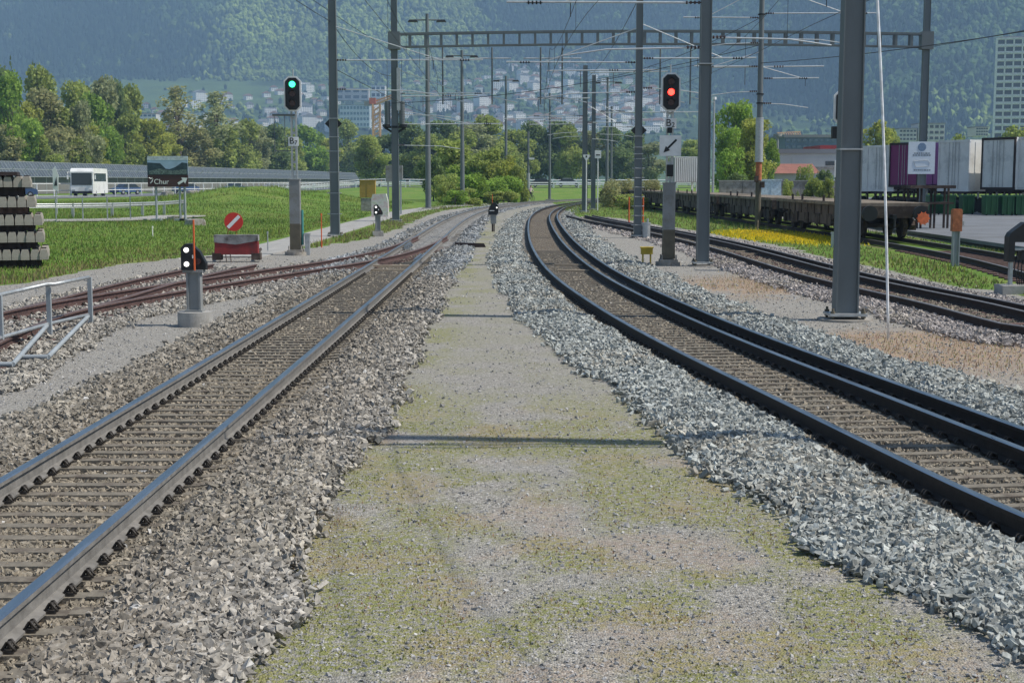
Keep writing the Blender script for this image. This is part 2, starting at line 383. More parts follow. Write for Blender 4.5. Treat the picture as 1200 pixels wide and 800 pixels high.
def ground_material():
    m = bpy.data.materials.new('ground_mixed'); t, p, N, L = nodes(m)
    p.inputs['Roughness'].default_value = .95; p.inputs['Specular IOR Level'].default_value = .15
    tc = N.new('ShaderNodeTexCoord')
    a1 = N.new('ShaderNodeAttribute'); a1.attribute_name = 'ZoneA'; a2 = N.new('ShaderNodeAttribute'); a2.attribute_name = 'ZoneB'
    s1 = N.new('ShaderNodeSeparateColor'); L.new(a1.outputs['Color'], s1.inputs[0]); s2 = N.new('ShaderNodeSeparateColor'); L.new(a2.outputs['Color'], s2.inputs[0])
    def noise(sc, det=6, rough=.6):
        n = N.new('ShaderNodeTexNoise'); n.inputs['Scale'].default_value = sc; n.inputs['Detail'].default_value = det; n.inputs['Roughness'].default_value = rough; L.new(tc.outputs['Object'], n.inputs[0]); return n.outputs[0]
    def voro(sc, feat='F1'):
        n = N.new('ShaderNodeTexVoronoi'); n.inputs['Scale'].default_value = sc; n.feature = feat; L.new(tc.outputs['Object'], n.inputs[0]); return n
    def ramp(src, stops):
        r = N.new('ShaderNodeValToRGB'); e = r.color_ramp.elements
        while len(e) < len(stops): e.new(.5)
        for k, (pp, c) in enumerate(stops): e[k].position = pp; e[k].color = (*c, 1)
        L.new(src, r.inputs[0]); return r.outputs[0]
    def mix(f, a, b):
        x = N.new('ShaderNodeMix'); x.data_type = 'RGBA'
        (L.new(f, x.inputs[0]) if not isinstance(f, float) else setattr(x.inputs[0], 'default_value', f))
        for i, v in ((6, a), (7, b)):
            if isinstance(v, tuple): x.inputs[i].default_value = (*v, 1)
            else: L.new(v, x.inputs[i])
        return x.outputs[2]
    def math_(op, a, b):
        x = N.new('ShaderNodeMath'); x.operation = op
        for i, v in ((0, a), (1, b)):
            if isinstance(v, (int, float)): x.inputs[i].default_value = v
            else: L.new(v, x.inputs[i])
        return x.outputs[0]
    def ss(x, a, b):
        r = N.new('ShaderNodeMapRange'); r.interpolation_type = 'SMOOTHSTEP'; r.inputs[1].default_value = a; r.inputs[2].default_value = b; L.new(x, r.inputs[0]); return r.outputs[0]
    v1 = voro(85); v2 = voro(33); v3 = voro(17)
    sep = lambda v: (lambda q: (L.new(v.outputs['Color'], q.inputs[0]), q.outputs[0])[1])(N.new('ShaderNodeSeparateColor'))
    fine = ramp(sep(v1), [(0, (.13, .122, .105)), (.45, (.27, .255, .23)), (.8, (.37, .35, .315)), (1, (.57, .54, .49))])
    big = noise(.9, 8, .7)
    fine = mix(ss(big, .35, .7), fine, mix(.5, fine, (.295, .285, .262)))
    coarse = ramp(sep(v3), [(0, (.11, .105, .10)), (.5, (.25, .245, .23)), (1, (.46, .455, .44))])
    cribc = ramp(sep(v2), [(0, (.075, .06, .045)), (.5, (.17, .145, .115)), (1, (.33, .30, .25))])
    cribc = mix(ss(noise(3.5), .4, .65), cribc, (.13, .105, .078))
    n6 = noise(26, 5)
    nb = noise(.35, 5)
    mossc = ramp(noise(7, 6), [(0, (.18, .19, .07)), (.45, (.25, .245, .10)), (.6, (.20, .215, .075)), (1, (.33, .28, .15))])
    redc = ramp(noise(9, 6), [(0, (.28, .19, .14)), (.5, (.36, .25, .18)), (.62, (.38, .31, .17)), (1, (.22, .22, .10))])
    grassc = ramp(nb, [(.3, (.10, .19, .03)), (.5, (.14, .225, .04)), (.62, (.18, .235, .055)), (.8, (.22, .22, .09))])
    grassc = mix(ss(noise(6, 8, .75), .5, .75), grassc, (.05, .09, .018))
    yelc = ramp(noise(20, 4), [(.35, (.18, .20, .03)), (.5, (.62, .42, .02)), (1, (.75, .55, .03))])
    col = fine
    col = mix(s1.outputs[1], col, coarse)
    col = mix(s1.outputs[2], col, cribc)
    mm = math_('MULTIPLY', a1.outputs['Alpha'], ss(n6, .40, .56)); col = mix(mm, col, mossc)
    rm = math_('MULTIPLY', s2.outputs[0], ss(n6, .34, .54)); col = mix(rm, col, redc)
    gm = ss(math_('ADD', s1.outputs[0], math_('MULTIPLY', math_('SUBTRACT', n6, .5), 1.1)), .4, .62)
    col = mix(gm, col, grassc)
    ym = math_('MULTIPLY', s2.outputs[1], ss(n6, .3, .5)); col = mix(ym, col, yelc)
    L.new(col, p.inputs['Base Color'])
    hh = math_('ADD', math_('MULTIPLY', v1.outputs[0], .5), math_('MULTIPLY', v3.outputs[0], math_('MULTIPLY', s1.outputs[1], 3)))
    b = N.new('ShaderNodeBump'); b.inputs['Strength'].default_value = .9; b.inputs['Distance'].default_value = .02; b.invert = True
    L.new(hh, b.inputs['Height']); L.new(b.outputs[0], p.inputs['Normal'])
    return m
M['ground'] = ground_material()
g = np_mesh('ground', np.stack([XX, YY, ZZ], -1).reshape(-1, 3), F, M['ground'], {'ZoneA': zc, 'ZoneB': zd}, smooth=True)
tag(g, kind='structure')

def strip(name, P, w0, w1, z, m, th=.06, label=None):
    """flat sheet with real thickness along a plan polyline, from offset w0 to w1"""
    P = smooth(P, 2, 2); A = offset(P, w0); B = offset(P, w1); n = len(P)
    za = gz(A[:, 0], A[:, 1])+z; zb = gz(B[:, 0], B[:, 1])+z; zz = np.maximum(za, zb)
    V = np.r_[np.c_[A, zz], np.c_[B, zz], np.c_[A, zz-th], np.c_[B, zz-th]]
    fs = []
    for i in range(n-1): fs += [(i, n+i, n+i+1, i+1), (2*n+i, i, i+1, 2*n+i+1), (n+i, 3*n+i, 3*n+i+1, n+i+1)]
    o = np_mesh(name, V, np.array(fs), m); return tag(o, kind='structure')
strip('path', [(-7.9, 40), (-7.7, 52), (-7.8, 66), (-7.8, 80), (-7.7, 92), (-6.6, 106), (-4.6, 122), (0, 140)], -.8, .8, .03, M['pathgravel'])
strip('pavement', [(-60, 55), (-32, 64), (-21.5, 68.5), (-18.8, 74), (-18.4, 79)], -1.3, 1.3, .06, M['pathgravel'])
strip('road', [(-100, 30), (-66, 110), (-54, 160), (-47, 230), (-43, 330), (-42, 560)], -6, 7, .08, M['asphalt'])
strip('cross_road', [(-60, 235), (-20, 238), (20, 240), (70, 238), (140, 230)], -4, 4, .10, M['asphalt'])
# paved yard at right, edge runs slanting
yard = MB(); P0 = G(1062, 268, .24); 
E0 = [(15.0, 20), (14.8, 42), (15.3, 50), (16.5, 62), (17.2, 108)]
pts = [(15.6, 20)] + [(15.0, 38), (15.4, 50), (15.9, 70), (16.5, 108), (30, 108), (30, 168), (150, 168), (150, 20)]
yard.prism([(a, b) for a, b in pts], .12, .235, 0, 'z'); o = yard.build('paved_yard', M['asphalt']); tag(o, kind='structure')

# ---------------------------------------------------------------- hills
def hz(x, y):
    F1 = 2700-900*sst(120, 520, x*1700/np.maximum(y, 1))+120*(fbm(x, y, 900, 70)-.5)
    t = np.clip((y-1350)/1400, 0, 1.2)
    z = 205*t**1.25+26*(fbm(x, y, 500, 71)-.5)*np.clip(t*3, 0, 1)
    mnt = np.maximum(0, y-F1)
    z = z+mnt*.62+np.clip(mnt/400, 0, 1)*260*(fbm(x, y*.35, 420, 72)-.5)
    return z-1.5
hx = np.linspace(-2600, 2600, 230); hy = np.r_[np.linspace(1330, 4200, 240)]
HX, HY = np.meshgrid(hx, hy); HZ = hz(HX, HY)
def townmask(x, y):
    px = 600+x/y*FPX
    f = 2700-900*sst(120, 520, x*1700/np.maximum(y, 1))
    return sst(40, -120, y-f)
tm = townmask(HX, HY)
gcol = np.zeros(HX.shape+(4,)); a = fbm(HX, HY, 160, 75)
mead = np.array([.085, .135, .045]); wood = np.array([.035, .06, .02])
for k in range(3): gcol[..., k] = wood[k]*(1-tm*sst(.4, .55, a))+mead[k]*tm*sst(.4, .55, a)
gcol[..., 3] = 1
n1, n2 = HX.shape; ii = np.arange(n1*n2).reshape(n1, n2)
F = np.stack([ii[:-1, :-1], ii[:-1, 1:], ii[1:, 1:], ii[1:, :-1]], -1).reshape(-1, 4)
o = np_mesh('hills', np.stack([HX, HY, HZ], -1).reshape(-1, 3), F, attrmat('hill_ground', rough=1, nvar=.25, nscale=.02), {'Col': gcol.reshape(-1, 4)}, smooth=True)
tag(o, kind='structure')

def scatter_blobs(name, pts, rad, hgt, cols, m, lab=None):
    """many small rough crowns in one mesh"""
    n = len(pts); K = 7
    ang = np.linspace(0, 2*np.pi, K, endpoint=False)
    V = np.zeros((n, 2*K+1, 3)); 
    rot = RNG.random((n, 1))*6.28
    for r, (zf, rf) in enumerate(((.15, .85), (.6, .9))):
        jj = .7+.6*RNG.random((n, K)); a_ = ang[None, :]+rot+r*.4
        V[:, r*K:(r+1)*K, 0] = pts[:, 0:1]+np.cos(a_)*rad[:, None]*rf*jj
        V[:, r*K:(r+1)*K, 1] = pts[:, 1:2]+np.sin(a_)*rad[:, None]*rf*jj
        V[:, r*K:(r+1)*K, 2] = pts[:, 2:3]+hgt[:, None]*zf*(.85+.3*RNG.random((n, K)))
    V[:, 2*K, :] = pts+np.c_[np.zeros(n), np.zeros(n), hgt]
    T = []
    for k in range(K):
        k2 = (k+1) % K; T += [(k, k2, K+k), (k2, K+k2, K+k), (K+k, K+k2, 2*K)]
    T = np.array(T); Fa = (T[None]+(np.arange(n)*(2*K+1))[:, None, None]).reshape(-1, 3)
    C = np.repeat(np.c_[cols, np.ones(n)][:, None, :], 2*K+1, 1).reshape(-1, 4)
    return np_mesh(name, V.reshape(-1, 3), Fa, m, {'Col': C})
# forest on the mountain (a far wood that reads as one mass)
def cast_uniform(n):
    y = 1500+RNG.random(n)*2300; x = (RNG.random(n)-.5)*1.0*y*(1200/FPX)*1.15; return x, y
x, y = cast_uniform(120000); tmk = townmask(x, y); z = hz(x, y)
el = (z-CAMZ)/y; keep = (el < .165)*(RNG.random(len(x)) > tmk*.93)
dens = fbm(x, y, 60, 80); px = 600+x/y*FPX; py = HOR-el*FPX
keepm = ~((px > 150)*(px < 345)*(py > 98)*(py < 128)) | (RNG.random(len(x)) < .06)    # the open meadow below the wood
keepm &= ~((px > 640)*(px < 700)*(py > 62)*(py < 74)*(RNG.random(len(x)) < .7))
x, y, z, dens, tmk = [v[keep & keepm] for v in (x, y, z, dens, tmk)]
con = fbm(x, y, 260, 82)+.30*(RNG.random(len(x))-.5) > .50
rad = np.where(con, 3.4, 5.2)*(.8+.5*RNG.random(len(x))); hgt = np.where(con, 17, 12.5)*(.7+.6*RNG.random(len(x)))
rad = np.where(tmk > .5, rad*.8, rad); hgt = np.where(tmk > .5, hgt*.6, hgt)
dec = (np.array([.06, .10, .03])[None]+np.array([.10, .11, .02])[None]*sst(.45, .7, fbm(x, y, 260, 86))[:, None])*(.6+.9*RNG.random(len(x)))[:, None]*(.6+.9*fbm(x, y, 90, 85))[:, None]
cn = np.array([.018, .034, .018])[None]*(.7+.7*RNG.random(len(x)))[:, None]
cols = np.where(con[:, None], cn, dec)
rad = np.where(con, rad, rad)
o = scatter_blobs('mountain_forest', np.c_[x, y, z-1], rad, hgt, cols, M['farwood'])
tag(o, 'hazy mixed wood covering the whole mountainside behind the town', 'forest', kind='stuff')

# ---------------------------------------------------------------- haze
MAXZ = 1400
hzb = MB(); hzb.box((0, 2060, MAXZ/2-2), (5400, 4400, MAXZ+8)); ho = hzb.build('haze', []) 
tag(ho, 'pale blue haze filling the valley air', 'haze', kind='stuff')
hm = bpy.data.materials.new('haze_air'); hm.use_nodes = True; N = hm.node_tree.nodes; N.remove(N['Principled BSDF'])
pv = N.new('ShaderNodeVolumePrincipled'); pv.inputs['Color'].default_value = (.40, .66, 1, 1); pv.inputs['Density'].default_value = .00029; pv.inputs['Anisotropy'].default_value = 0.0
hm.node_tree.links.new(pv.outputs[0], N['Material Output'].inputs['Volume']); ho.data.materials.append(hm)
S.cycles.volume_max_steps = 64

# ---------------------------------------------------------------- tracks
def rail_profile():
    fw, hw = .0625, .0345
    return [(-fw, 0), (fw, 0), (fw, .012), (.012, .03), (.009, .10), (hw, .112), (hw, .137), (hw-.012, .145), (-hw+.012, .145), (-hw, .137), (-hw, .112), (-.009, .10), (-.012, .03), (-fw, .012)]
def rail(P, top, side, parent, dz=0, name='rail'):
    pr = rail_profile(); n = len(pr); P = np.asarray(P); k = len(P)
    T = np.gradient(P, axis=0); T /= np.linalg.norm(T, axis=1)[:, None]; Nn = np.c_[T[:, 1], -T[:, 0]]
    V = np.zeros((k, n, 3))
    for j, (a, b) in enumerate(pr):
        V[:, j, :2] = P+Nn*a; V[:, j, 2] = RT-.145+b+dz
    V = V.reshape(-1, 3); fs = []; mi = []
    for i in range(k-1):
        for j in range(n):
            fs.append((i*n+j, i*n+(j+1) % n, (i+1)*n+(j+1) % n, (i+1)*n+j)); mi.append(0 if j in (6, 7, 8) else 1)
    o = np_mesh(name, V, np.array(fs)[:, ::-1], [top, side], parent=parent, mi=np.array(mi)); return o
def at_s(P, s):
    P = np.asarray(P); c = np.r_[0, np.cumsum(np.hypot(*np.diff(P, axis=0).T))]
    T = np.gradient(P, axis=0)
    x = np.interp(s, c, P[:, 0]); y = np.interp(s, c, P[:, 1]); tx = np.interp(s, c, T[:, 0]); ty = np.interp(s, c, T[:, 1])
    return x, y, math.atan2(ty, tx)-math.pi/2, c[-1]
def clip_mesh(name='rail_clip'):
    m = MB(); m.box((0, 0, .012), (.05, .07, .024))
    for yy in (-.022, .022):
        pts = [(-.036+.072*t, yy+.012*math.sin(t*6), .02+.05*math.sin(math.pi*min(1, t*1.02))) for t in np.linspace(0, 1, 7)]
        m.path(pts, .0075, 5)
    m.tube((0, 0, .03), (0, 0, .065), .014, 6)
    return m
SLPOS = []     # sleeper bar rectangles for stone avoidance
def make_track(name, label, cl, rails, length, smat, top, side, cat, pitch=.6, nclip=40, twin=True, s0=1.0, group=None, step_skip=0, maxn=100, ycl=-99):
    root = empty(name, (0, 0, 0), 0, label, cat, group)
    for k, (Pr, dz) in enumerate(rails): rail(Pr, top, side, root, dz)
    sl = MB()
    w_ = .105 if twin else .22
    for yy in ((-.15, .15) if twin else (0,)):
        sl.box((0, yy, -.012), (length, w_, .075), taper=.97)
        sl.box((-length/2+.14, yy, .03), (.24, w_*1.15, .012)); sl.box((length/2-.14, yy, .03), (.24, w_*1.15, .012))
    if twin: sl.box((length/2-.1, 0, -.02), (.10, .2, .03))
    sm = None; cm = None; x, y, a, tot = at_s(cl, 0); s = s0; i = 0; rest = MB()
    offs = sorted({round(float(np.mean(np.abs(0))) , 3)})
    while s < tot-1:
        x, y, a, _ = at_s(cl, s); s += pitch
        if y < ycl: continue
        if i < maxn:
            if sm is None: o = sl.build('sleeper', smat, root); sm = o
            else: o = sm.copy(); COL.objects.link(o)
            o.location = (x, y, (-.035 if y > 44 else 0)); o.rotation_euler = (0, 0, a); o.parent = root
            if i < nclip:
                for Pr, _d in rails:
                    j = int(np.argmin(np.hypot(np.asarray(Pr)[:, 0]-x, np.asarray(Pr)[:, 1]-y)))
                    dx = (np.asarray(Pr)[j, 0]-x)*math.cos(a)+(np.asarray(Pr)[j, 1]-y)*math.sin(a)
                    for sd_ in (-1, 1):
                        for yy in ((-.15, .15) if twin else (0,)):
                            if cm is None: cmo = clip_mesh().build('rail_clip', M['clip'], o); cm = cmo; c = cmo
                            else: c = cm.copy(); COL.objects.link(c); c.parent = o
                            c.location = (dx+sd_*.085, yy, .024); c.rotation_euler = (0, 0, 0); c.scale = (.9, .9, .8)
        else:
            Mz = Matrix.Rotation(a, 3, 'Z')
            for yy in ((-.15, .15) if twin else (0,)):
                v = Mz @ Vector((0, yy, 0)); rest.box((x+v.x, y+v.y, -.047), (length, w_, .075), rz=a)
        if i < 240 and y < 48: SLPOS.append((x, y, a, length, twin))
        i += 1
    if rest.v:
        o = rest.build('sleeper', smat, root); tag(o, kind='stuff')
    return root
NE = 68   # sleepers near enough to show clips
t1 = make_track('railway_track', 'metre gauge track with shiny grey rails left of the weedy path', cl_left, [(offset(cl_left, -.535), 0), (offset(cl_left, .535), 0)], 1.95, M['sleeper'], M['polished'], M['railside'], 'railway track', nclip=46, s0=2.2)
t2 = make_track('railway_track', 'curving track with three rails shaded black along their sides right of the weedy path', cl_right, [(railA, 0), (railB, 0), (railC, 0)], 2.35, M['sleeper'], M['polished'], M['railshaded'], 'railway track', nclip=36, s0=3.0)
t3 = make_track('railway_track', 'rusty brown connecting track joining the left line at the switch', cl_s1, [(s1_near, .002), (s1_far, .002)], 1.9, M['rustsleeper'], M['rusttop'], M['rustrail'], 'railway track', twin=False, nclip=26)
t4 = make_track('railway_track', 'short rusty spur ending at the red buffer stop', cl_s2, [(s2_near, .004), (s2_far, .004)], 1.9, M['rustsleeper'], M['rusttop'], M['rustrail'], 'railway track', twin=False, nclip=0)
t5 = make_track('railway_track', 'dark brown siding crossing behind the big grey mast at right', cl_r1, [(r1_near, .002), (r1_mid, .002), (r1_far, .002)], 2.4, M['rustsleeper'], M['browntop'], M['brownside'], 'railway track', twin=False, nclip=0)
t6 = make_track('railway_track', 'weedy siding track under the empty flat wagons', cl_r2, [(r2_w, 0), (r2_e, 0)], 2.4, M['rustsleeper'], M['browntop'], M['brownside'], 'railway track', twin=False, nclip=0)
# switch furniture on the left junction
def plank(px, py, L_, rz, m, label, h=.06, w_=.16, z=.05, name='plank', cat='plank', group=None):
    p = G(px, py, z); b = MB(); b.box((0, 0, 0), (L_, w_, h), taper=.96)
    o = b.build(name, m); o.location = (p.x, p.y, z); o.rotation_euler = (0, 0, rz); return tag(o, label, cat, group)
plank(457, 312, 1.0, .05, M['wood'], 'weathered wooden plank nearest the junction, between the left rails')
plank(455, 317, .85, -.03, M['wood'], 'weathered wooden plank lying in front of the junction frog', z=.03)
for px, py, a, lb in ((478, 287, .0, 'short guard rail beside the outer left rail at the junction'), (490, 302, .0, 'short guard rail beside the inner left rail at the junction')):
    p = G(px, py, .1); b = MB(); b.box((0, 0, .085), (.07, 2.6, .10)); b.box((0, 0, .03), (.13, 2.7, .02))
    for k in (-1, 0, 1): b.box((.03, k*.9, .06), (.12, .10, .08))
    o = b.build('guard_rail', M['polished']); o.location = (p.x, p.y, 0); tag(o, lb, 'guard rail')
for k, (px, py, l, a, lb) in enumerate([(670, 311, .9, -.1, 'pale wooden board between the curving rails, farther one'), (676, 317.5, 1.0, -.1, 'pale wooden board between the curving rails, nearer one'), (876, 295, .8, .1, 'pale short board in the right siding, farther one'), (885, 298, .9, .1, 'pale short board in the right siding, nearer one')]):
    plank(px, py, l, a, M['wood'], lb, z=.04)
# ---------------------------------------------------------------- ballast stones
def make_stones(name, n, gen, smin, smax, label, colf):
    x, y = gen(n)
    a_ = dict(dL=dist_to(cl_left, x, y), dR=dist_to(cl_right, x, y), dS1=dist_to(cl_s1, x, y), dS2=dist_to(cl_s2, x, y), dR1=dist_to(cl_r1, x, y), dR2=dist_to(cl_r2, x, y))
    gr, ba, cr = zones(x, y, **a_)
    return x, y, a_, gr, ba, cr
def frustum_pts(n, y0, y1, bias=1.0, marg=1.3):
    # areal density falls with distance
    u = RNG.random(n); y = (y0**-bias+u*(y1**-bias-y0**-bias))**(-1/bias) if bias else y0+u*(y1-y0)
    x = (RNG.random(n)-.5)*(1200/FPX*y*1.06+marg*2); return x, y
CX = np.array([(-1,-1,-1),(1,-1,-1),(1,1,-1),(-1,1,-1),(-1,-1,1),(1,-1,1),(1,1,1),(-1,1,1)], float)
CF = np.array([(3,2,1),(3,1,0),(4,5,6),(4,6,7),(0,1,5),(0,5,4),(1,2,6),(1,6,5),(2,3,7),(2,7,6),(3,0,4),(3,4,7)])
def stone_mesh(name, x, y, z, size, col, flat=.55):
    n = len(x)
    V = CX[None]*(.25+.95*RNG.random((n, 8, 3)))
    V = V*np.array([1.15, .8, flat])[None, None]*size[:, None, None]*.5*(.6+.8*RNG.random((n, 1, 3)))
    q = RNG.normal(size=(n, 4)); q[:, 1:3] *= .35; q /= np.linalg.norm(q, axis=1)[:, None]   # mostly lying flat
    tilt = RNG.random(n) < .45; q2 = RNG.normal(size=(n, 4)); q2 /= np.linalg.norm(q2, axis=1)[:, None]; q[tilt] = q2[tilt]
    w_, a, b, c = q.T
    Rm = np.stack([1-2*(b*b+c*c), 2*(a*b-c*w_), 2*(a*c+b*w_), 2*(a*b+c*w_), 1-2*(a*a+c*c), 2*(b*c-a*w_), 2*(a*c-b*w_), 2*(b*c+a*w_), 1-2*(a*a+b*b)], -1).reshape(n, 3, 3)
    V = np.einsum('nij,nkj->nki', Rm, V)+np.stack([x, y, z], -1)[:, None, :]
    Fa = (CF[None]+(np.arange(n)*8)[:, None, None]).reshape(-1, 3)
    C = np.repeat(np.c_[col, np.ones(n)][:, None], 8, 1).reshape(-1, 4)
    return np_mesh(name, V.reshape(-1, 3), Fa, M['stone'], {'Col': C})
N0 = 900000
x, y = frustum_pts(N0, 5.6, 60, 0.35)
_yf = 58+RNG.random(130000)**1.1*100; _xf = (RNG.random(130000)-.5)*34+1.5
x = np.r_[x, _xf]; y = np.r_[y, _yf]; N0 = len(x)
A_ = dict(dL=dist_to(cl_left, x, y), dR=dist_to(cl_right, x, y), dS1=dist_to(cl_s1, x, y), dS2=dist_to(cl_s2, x, y), dR1=dist_to(cl_r1, x, y), dR2=dist_to(cl_r2, x, y))
gr, ba, cr = zones(x, y, **A_)
keep = (RNG.random(N0) < ba*(1-gr)*(1-.55*cr))
# distance from rails
rl = np.minimum.reduce([np.abs(A_['dL']-.535), dist_to(railA, x, y), dist_to(railB, x, y), dist_to(railC, x, y)])
keep &= rl > np.where(y > 42, .13, .085)
def over_sleeper(x, y, cl):
    P = np.asarray(cl); c = np.r_[0, np.cumsum(np.hypot(*np.diff(P, axis=0).T))]; k = np.zeros(len(x), int)
    best = np.full(len(x), 1e9)
    for q in range(0, len(P)):
        dd = (x-P[q, 0])**2+(y-P[q, 1])**2; m_ = dd < best; best[m_] = dd[m_]; k[m_] = q
    T = np.gradient(P, axis=0)[k]; T /= np.linalg.norm(T, axis=1)[:, None]
    s_ = c[k]+(x-P[k, 0])*T[:, 0]+(y-P[k, 1])*T[:, 1]; lat = np.abs((x-P[k, 0])*T[:, 1]-(y-P[k, 1])*T[:, 0])
    return s_, lat
for cl_, dk, s0_, hw_, per, ml in ((cl_s1, 'dS1', 1.0, .15, .6, 1.05), (cl_s2, 'dS2', 1.0, .15, .6, 1.05), (cl_left, 'dL', 2.35, .06, .3, .93), (cl_right, 'dR', 3.15, .06, .3, 1.12)):
    sel = np.where(keep & (A_[dk] < ml) & (y < 45))[0]
    s_, lat = over_sleeper(x[sel], y[sel], cl_); ph = np.mod(s_-s0_+per/2, per)-per/2
    keep[sel[(np.abs(ph) < hw_) & (RNG.random(len(sel)) < (.93 if dk in ('dS1', 'dS2') else .78))]] = False
x, y, cr = x[keep], y[keep], cr[keep]; A_ = {k: v[keep] for k, v in A_.items()}; n = len(x)
size = (.026+.036*RNG.random(n)**1.7)*np.clip(.9+y/55, 1.0, 2.0); size = np.where(cr > .5, size*.72, size)
sh = np.clip(1-np.abs(np.minimum(A_['dL'], A_['dR']-.1)-1.35)/.45, 0, 1)      # shoulder heap beside the sleepers
z = gz(x, y)+.01+.04*sh+.045*RNG.random(n)*(1-.75*cr)-.008*cr*(cr > .4)
z = z-(.065*sst(40, 50, y)+.3*size*sst(40, 50, y))*(np.minimum(A_['dL'], A_['dR']) < 1.0)-.02*sst(40, 50, y)
g0 = .155+.27*RNG.random(n); tint = np.stack([g0*1.10, g0*1.03, g0*.92], -1)
right = A_['dR'] < 2.2; tint[right] = np.stack([g0*1.10, g0*1.15, g0*1.09], -1)[right]
rr1 = A_['dR1'] < 2.2; tint[rr1 & ~right] = np.stack([g0*1.15, g0*1.04, g0*.98], -1)[rr1 & ~right]
lf = (A_['dL'] < 2.1)*sst(24, 40, y); tint = np.where(((lf+.5*(RNG.random(n)-.5)) > .5)[:, None], np.stack([g0*1.02, g0*1.08, g0*1.12], -1)*1.08, tint)
lb = (x < -3.4)*(x > -6)*(y < 26); tint = np.where((lb > 0)[:, None], np.stack([g0*1.05, g0*.98, g0*.86], -1), tint)
g1 = .15+(g0-.155)*.5; cribt = np.stack([g1*1.15, g1*1.0, g1*.78], -1); tint = np.where((cr > .45)[:, None], cribt, tint)
nearrail = np.clip((1.75-A_['dL']+.5*(fbm(x, y, .7, 99)-.5)+.35*(RNG.random(n)-.5))/.6, 0, 1)*(cr < .45)[:]; tint = tint*(1-nearrail[:, None]*np.array([.20, .23, .27]))
dust = sst(.5, .7, fbm(x, y, 1.6, 101))*(RNG.random(n) < .6)*.6; tint = tint*(1-dust[:, None])+dust[:, None]*tint.mean(1)[:, None]*np.array([1.08, .98, .80])
wht = RNG.random(n) < .006; tint[wht] = (.45, .44, .42)
o = stone_mesh('ballast', x, y, z, size, np.clip(tint, .02, .7))
tag(o, 'loose grey crushed ballast stones heaped along the tracks', 'ballast', kind='stuff')
print('stones', n)
# small pebbles over the rest
N1 = 120000
x, y = frustum_pts(N1, 5.6, 40, .9)
A_ = dict(dL=dist_to(cl_left, x, y), dR=dist_to(cl_right, x, y), dS1=dist_to(cl_s1, x, y), dS2=dist_to(cl_s2, x, y), dR1=dist_to(cl_r1, x, y), dR2=dist_to(cl_r2, x, y))
gr, ba, cr = zones(x, y, **A_)
keep = (RNG.random(N1) < (1-ba)*(1-gr)*np.where((x > -1.6)*(x < np.interp(y, cl_right[:, 1], cl_right[:, 0])), .30, .9)); x, y = x[keep], y[keep]; n = len(x)
size = (.008+.013*RNG.random(n)**3)*np.clip(.8+y/25, 1, 2.2); size = np.where((RNG.random(n) < .008), size*1.8, size)
g0 = .20+.24*RNG.random(n)**1.3
o = stone_mesh('gravel', x, y, gz(x, y)+size*.12, size, np.stack([g0*1.02, g0, g0*.98], -1), .7)
tag(o, 'fine grey pebbles strewn over the path and verges', 'gravel', kind='stuff')

# ---------------------------------------------------------------- grass blades
def blades(name, x, y, h, col, wd=.012, label='', lean=.5, cat='grass'):
    n = len(x); a = RNG.random(n)*6.28; la = RNG.random(n)*6.28; l = h*lean*RNG.random(n); z = gz(x, y)-.005
    bx, by = np.cos(a)*wd*(.6+.8*RNG.random(n)), np.sin(a)*wd*(.6+.8*RNG.random(n))
    V = np.stack([np.stack([x-bx, y-by, z], -1), np.stack([x+bx, y+by, z], -1), np.stack([x+np.cos(la)*l, y+np.sin(la)*l, z+h], -1)], 1)
    Fa = np.arange(3*n).reshape(n, 3); C = np.repeat(np.c_[col, np.ones(n)][:, None], 3, 1).reshape(-1, 4)
    o = np_mesh(name, V.reshape(-1, 3), Fa, M['grassblade'], {'Col': C}); return tag(o, label, cat, kind='stuff')
def zone_at(x, y):
    A_ = dict(dL=dist_to(cl_left, x, y), dR=dist_to(cl_right, x, y), dS1=dist_to(cl_s1, x, y), dS2=dist_to(cl_s2, x, y), dR1=dist_to(cl_r1, x, y), dR2=dist_to(cl_r2, x, y))
    return zones(x, y, **A_)[0], A_
# field grass
n = 300000; y = 22+RNG.random(n)**1.5*110; x = (RNG.random(n)-.5)*(1200/FPX*y*1.1+3)
gr, A_ = zone_at(x, y); k = (gr > .45)*(RNG.random(n) < np.where(x > 3, .5, .9))*(np.abs(x+7.8) > 1.1*(y > 42))*(A_['dR2'] > 1.5)*(x < 15.2); x, y = x[k], y[k]; n = len(x)
m_ = fbm(x, y, 5, 95); left = x < 0
h = (.035+.07*RNG.random(n))*(1+1.1*sst(.5, .7, m_))*np.clip(.8+y/120, .8, 1.8)
gcol = np.array([.155, .235, .05])[None]*(.6+.9*RNG.random(n))[:, None]
gcol *= (.72+.62*fbm(x, y, 7, 111))[:, None]; ypt = sst(.5, .66, fbm(x, y, 11, 112)); gcol = gcol*(1-ypt[:, None]*.5)+ypt[:, None]*.5*np.array([.27, .29, .07])
dry = RNG.random(n) < .12*ypt+ np.where(left, .08+.7*np.exp(-((x-np.interp(y, [0, 30, 36, 41, 46, 52, 65, 85, 105, 125], [-16, -10.6, -10.2, -9.2, -6.6, -5.6, -5.3, -5.4, -4.8, -2.0]))/1.7)**2), .5)
gcol[dry] = np.array([.24, .21, .10])*(.7+.6*RNG.random(dry.sum()))[:, None]
yl = RNG.random(n) < .03+.15*sst(.55, .7, m_); gcol[yl] = (.27, .32, .05)
blades('grass', x, y, h, gcol, .02, 'bright green meadow grass covering the field and verges', .6)
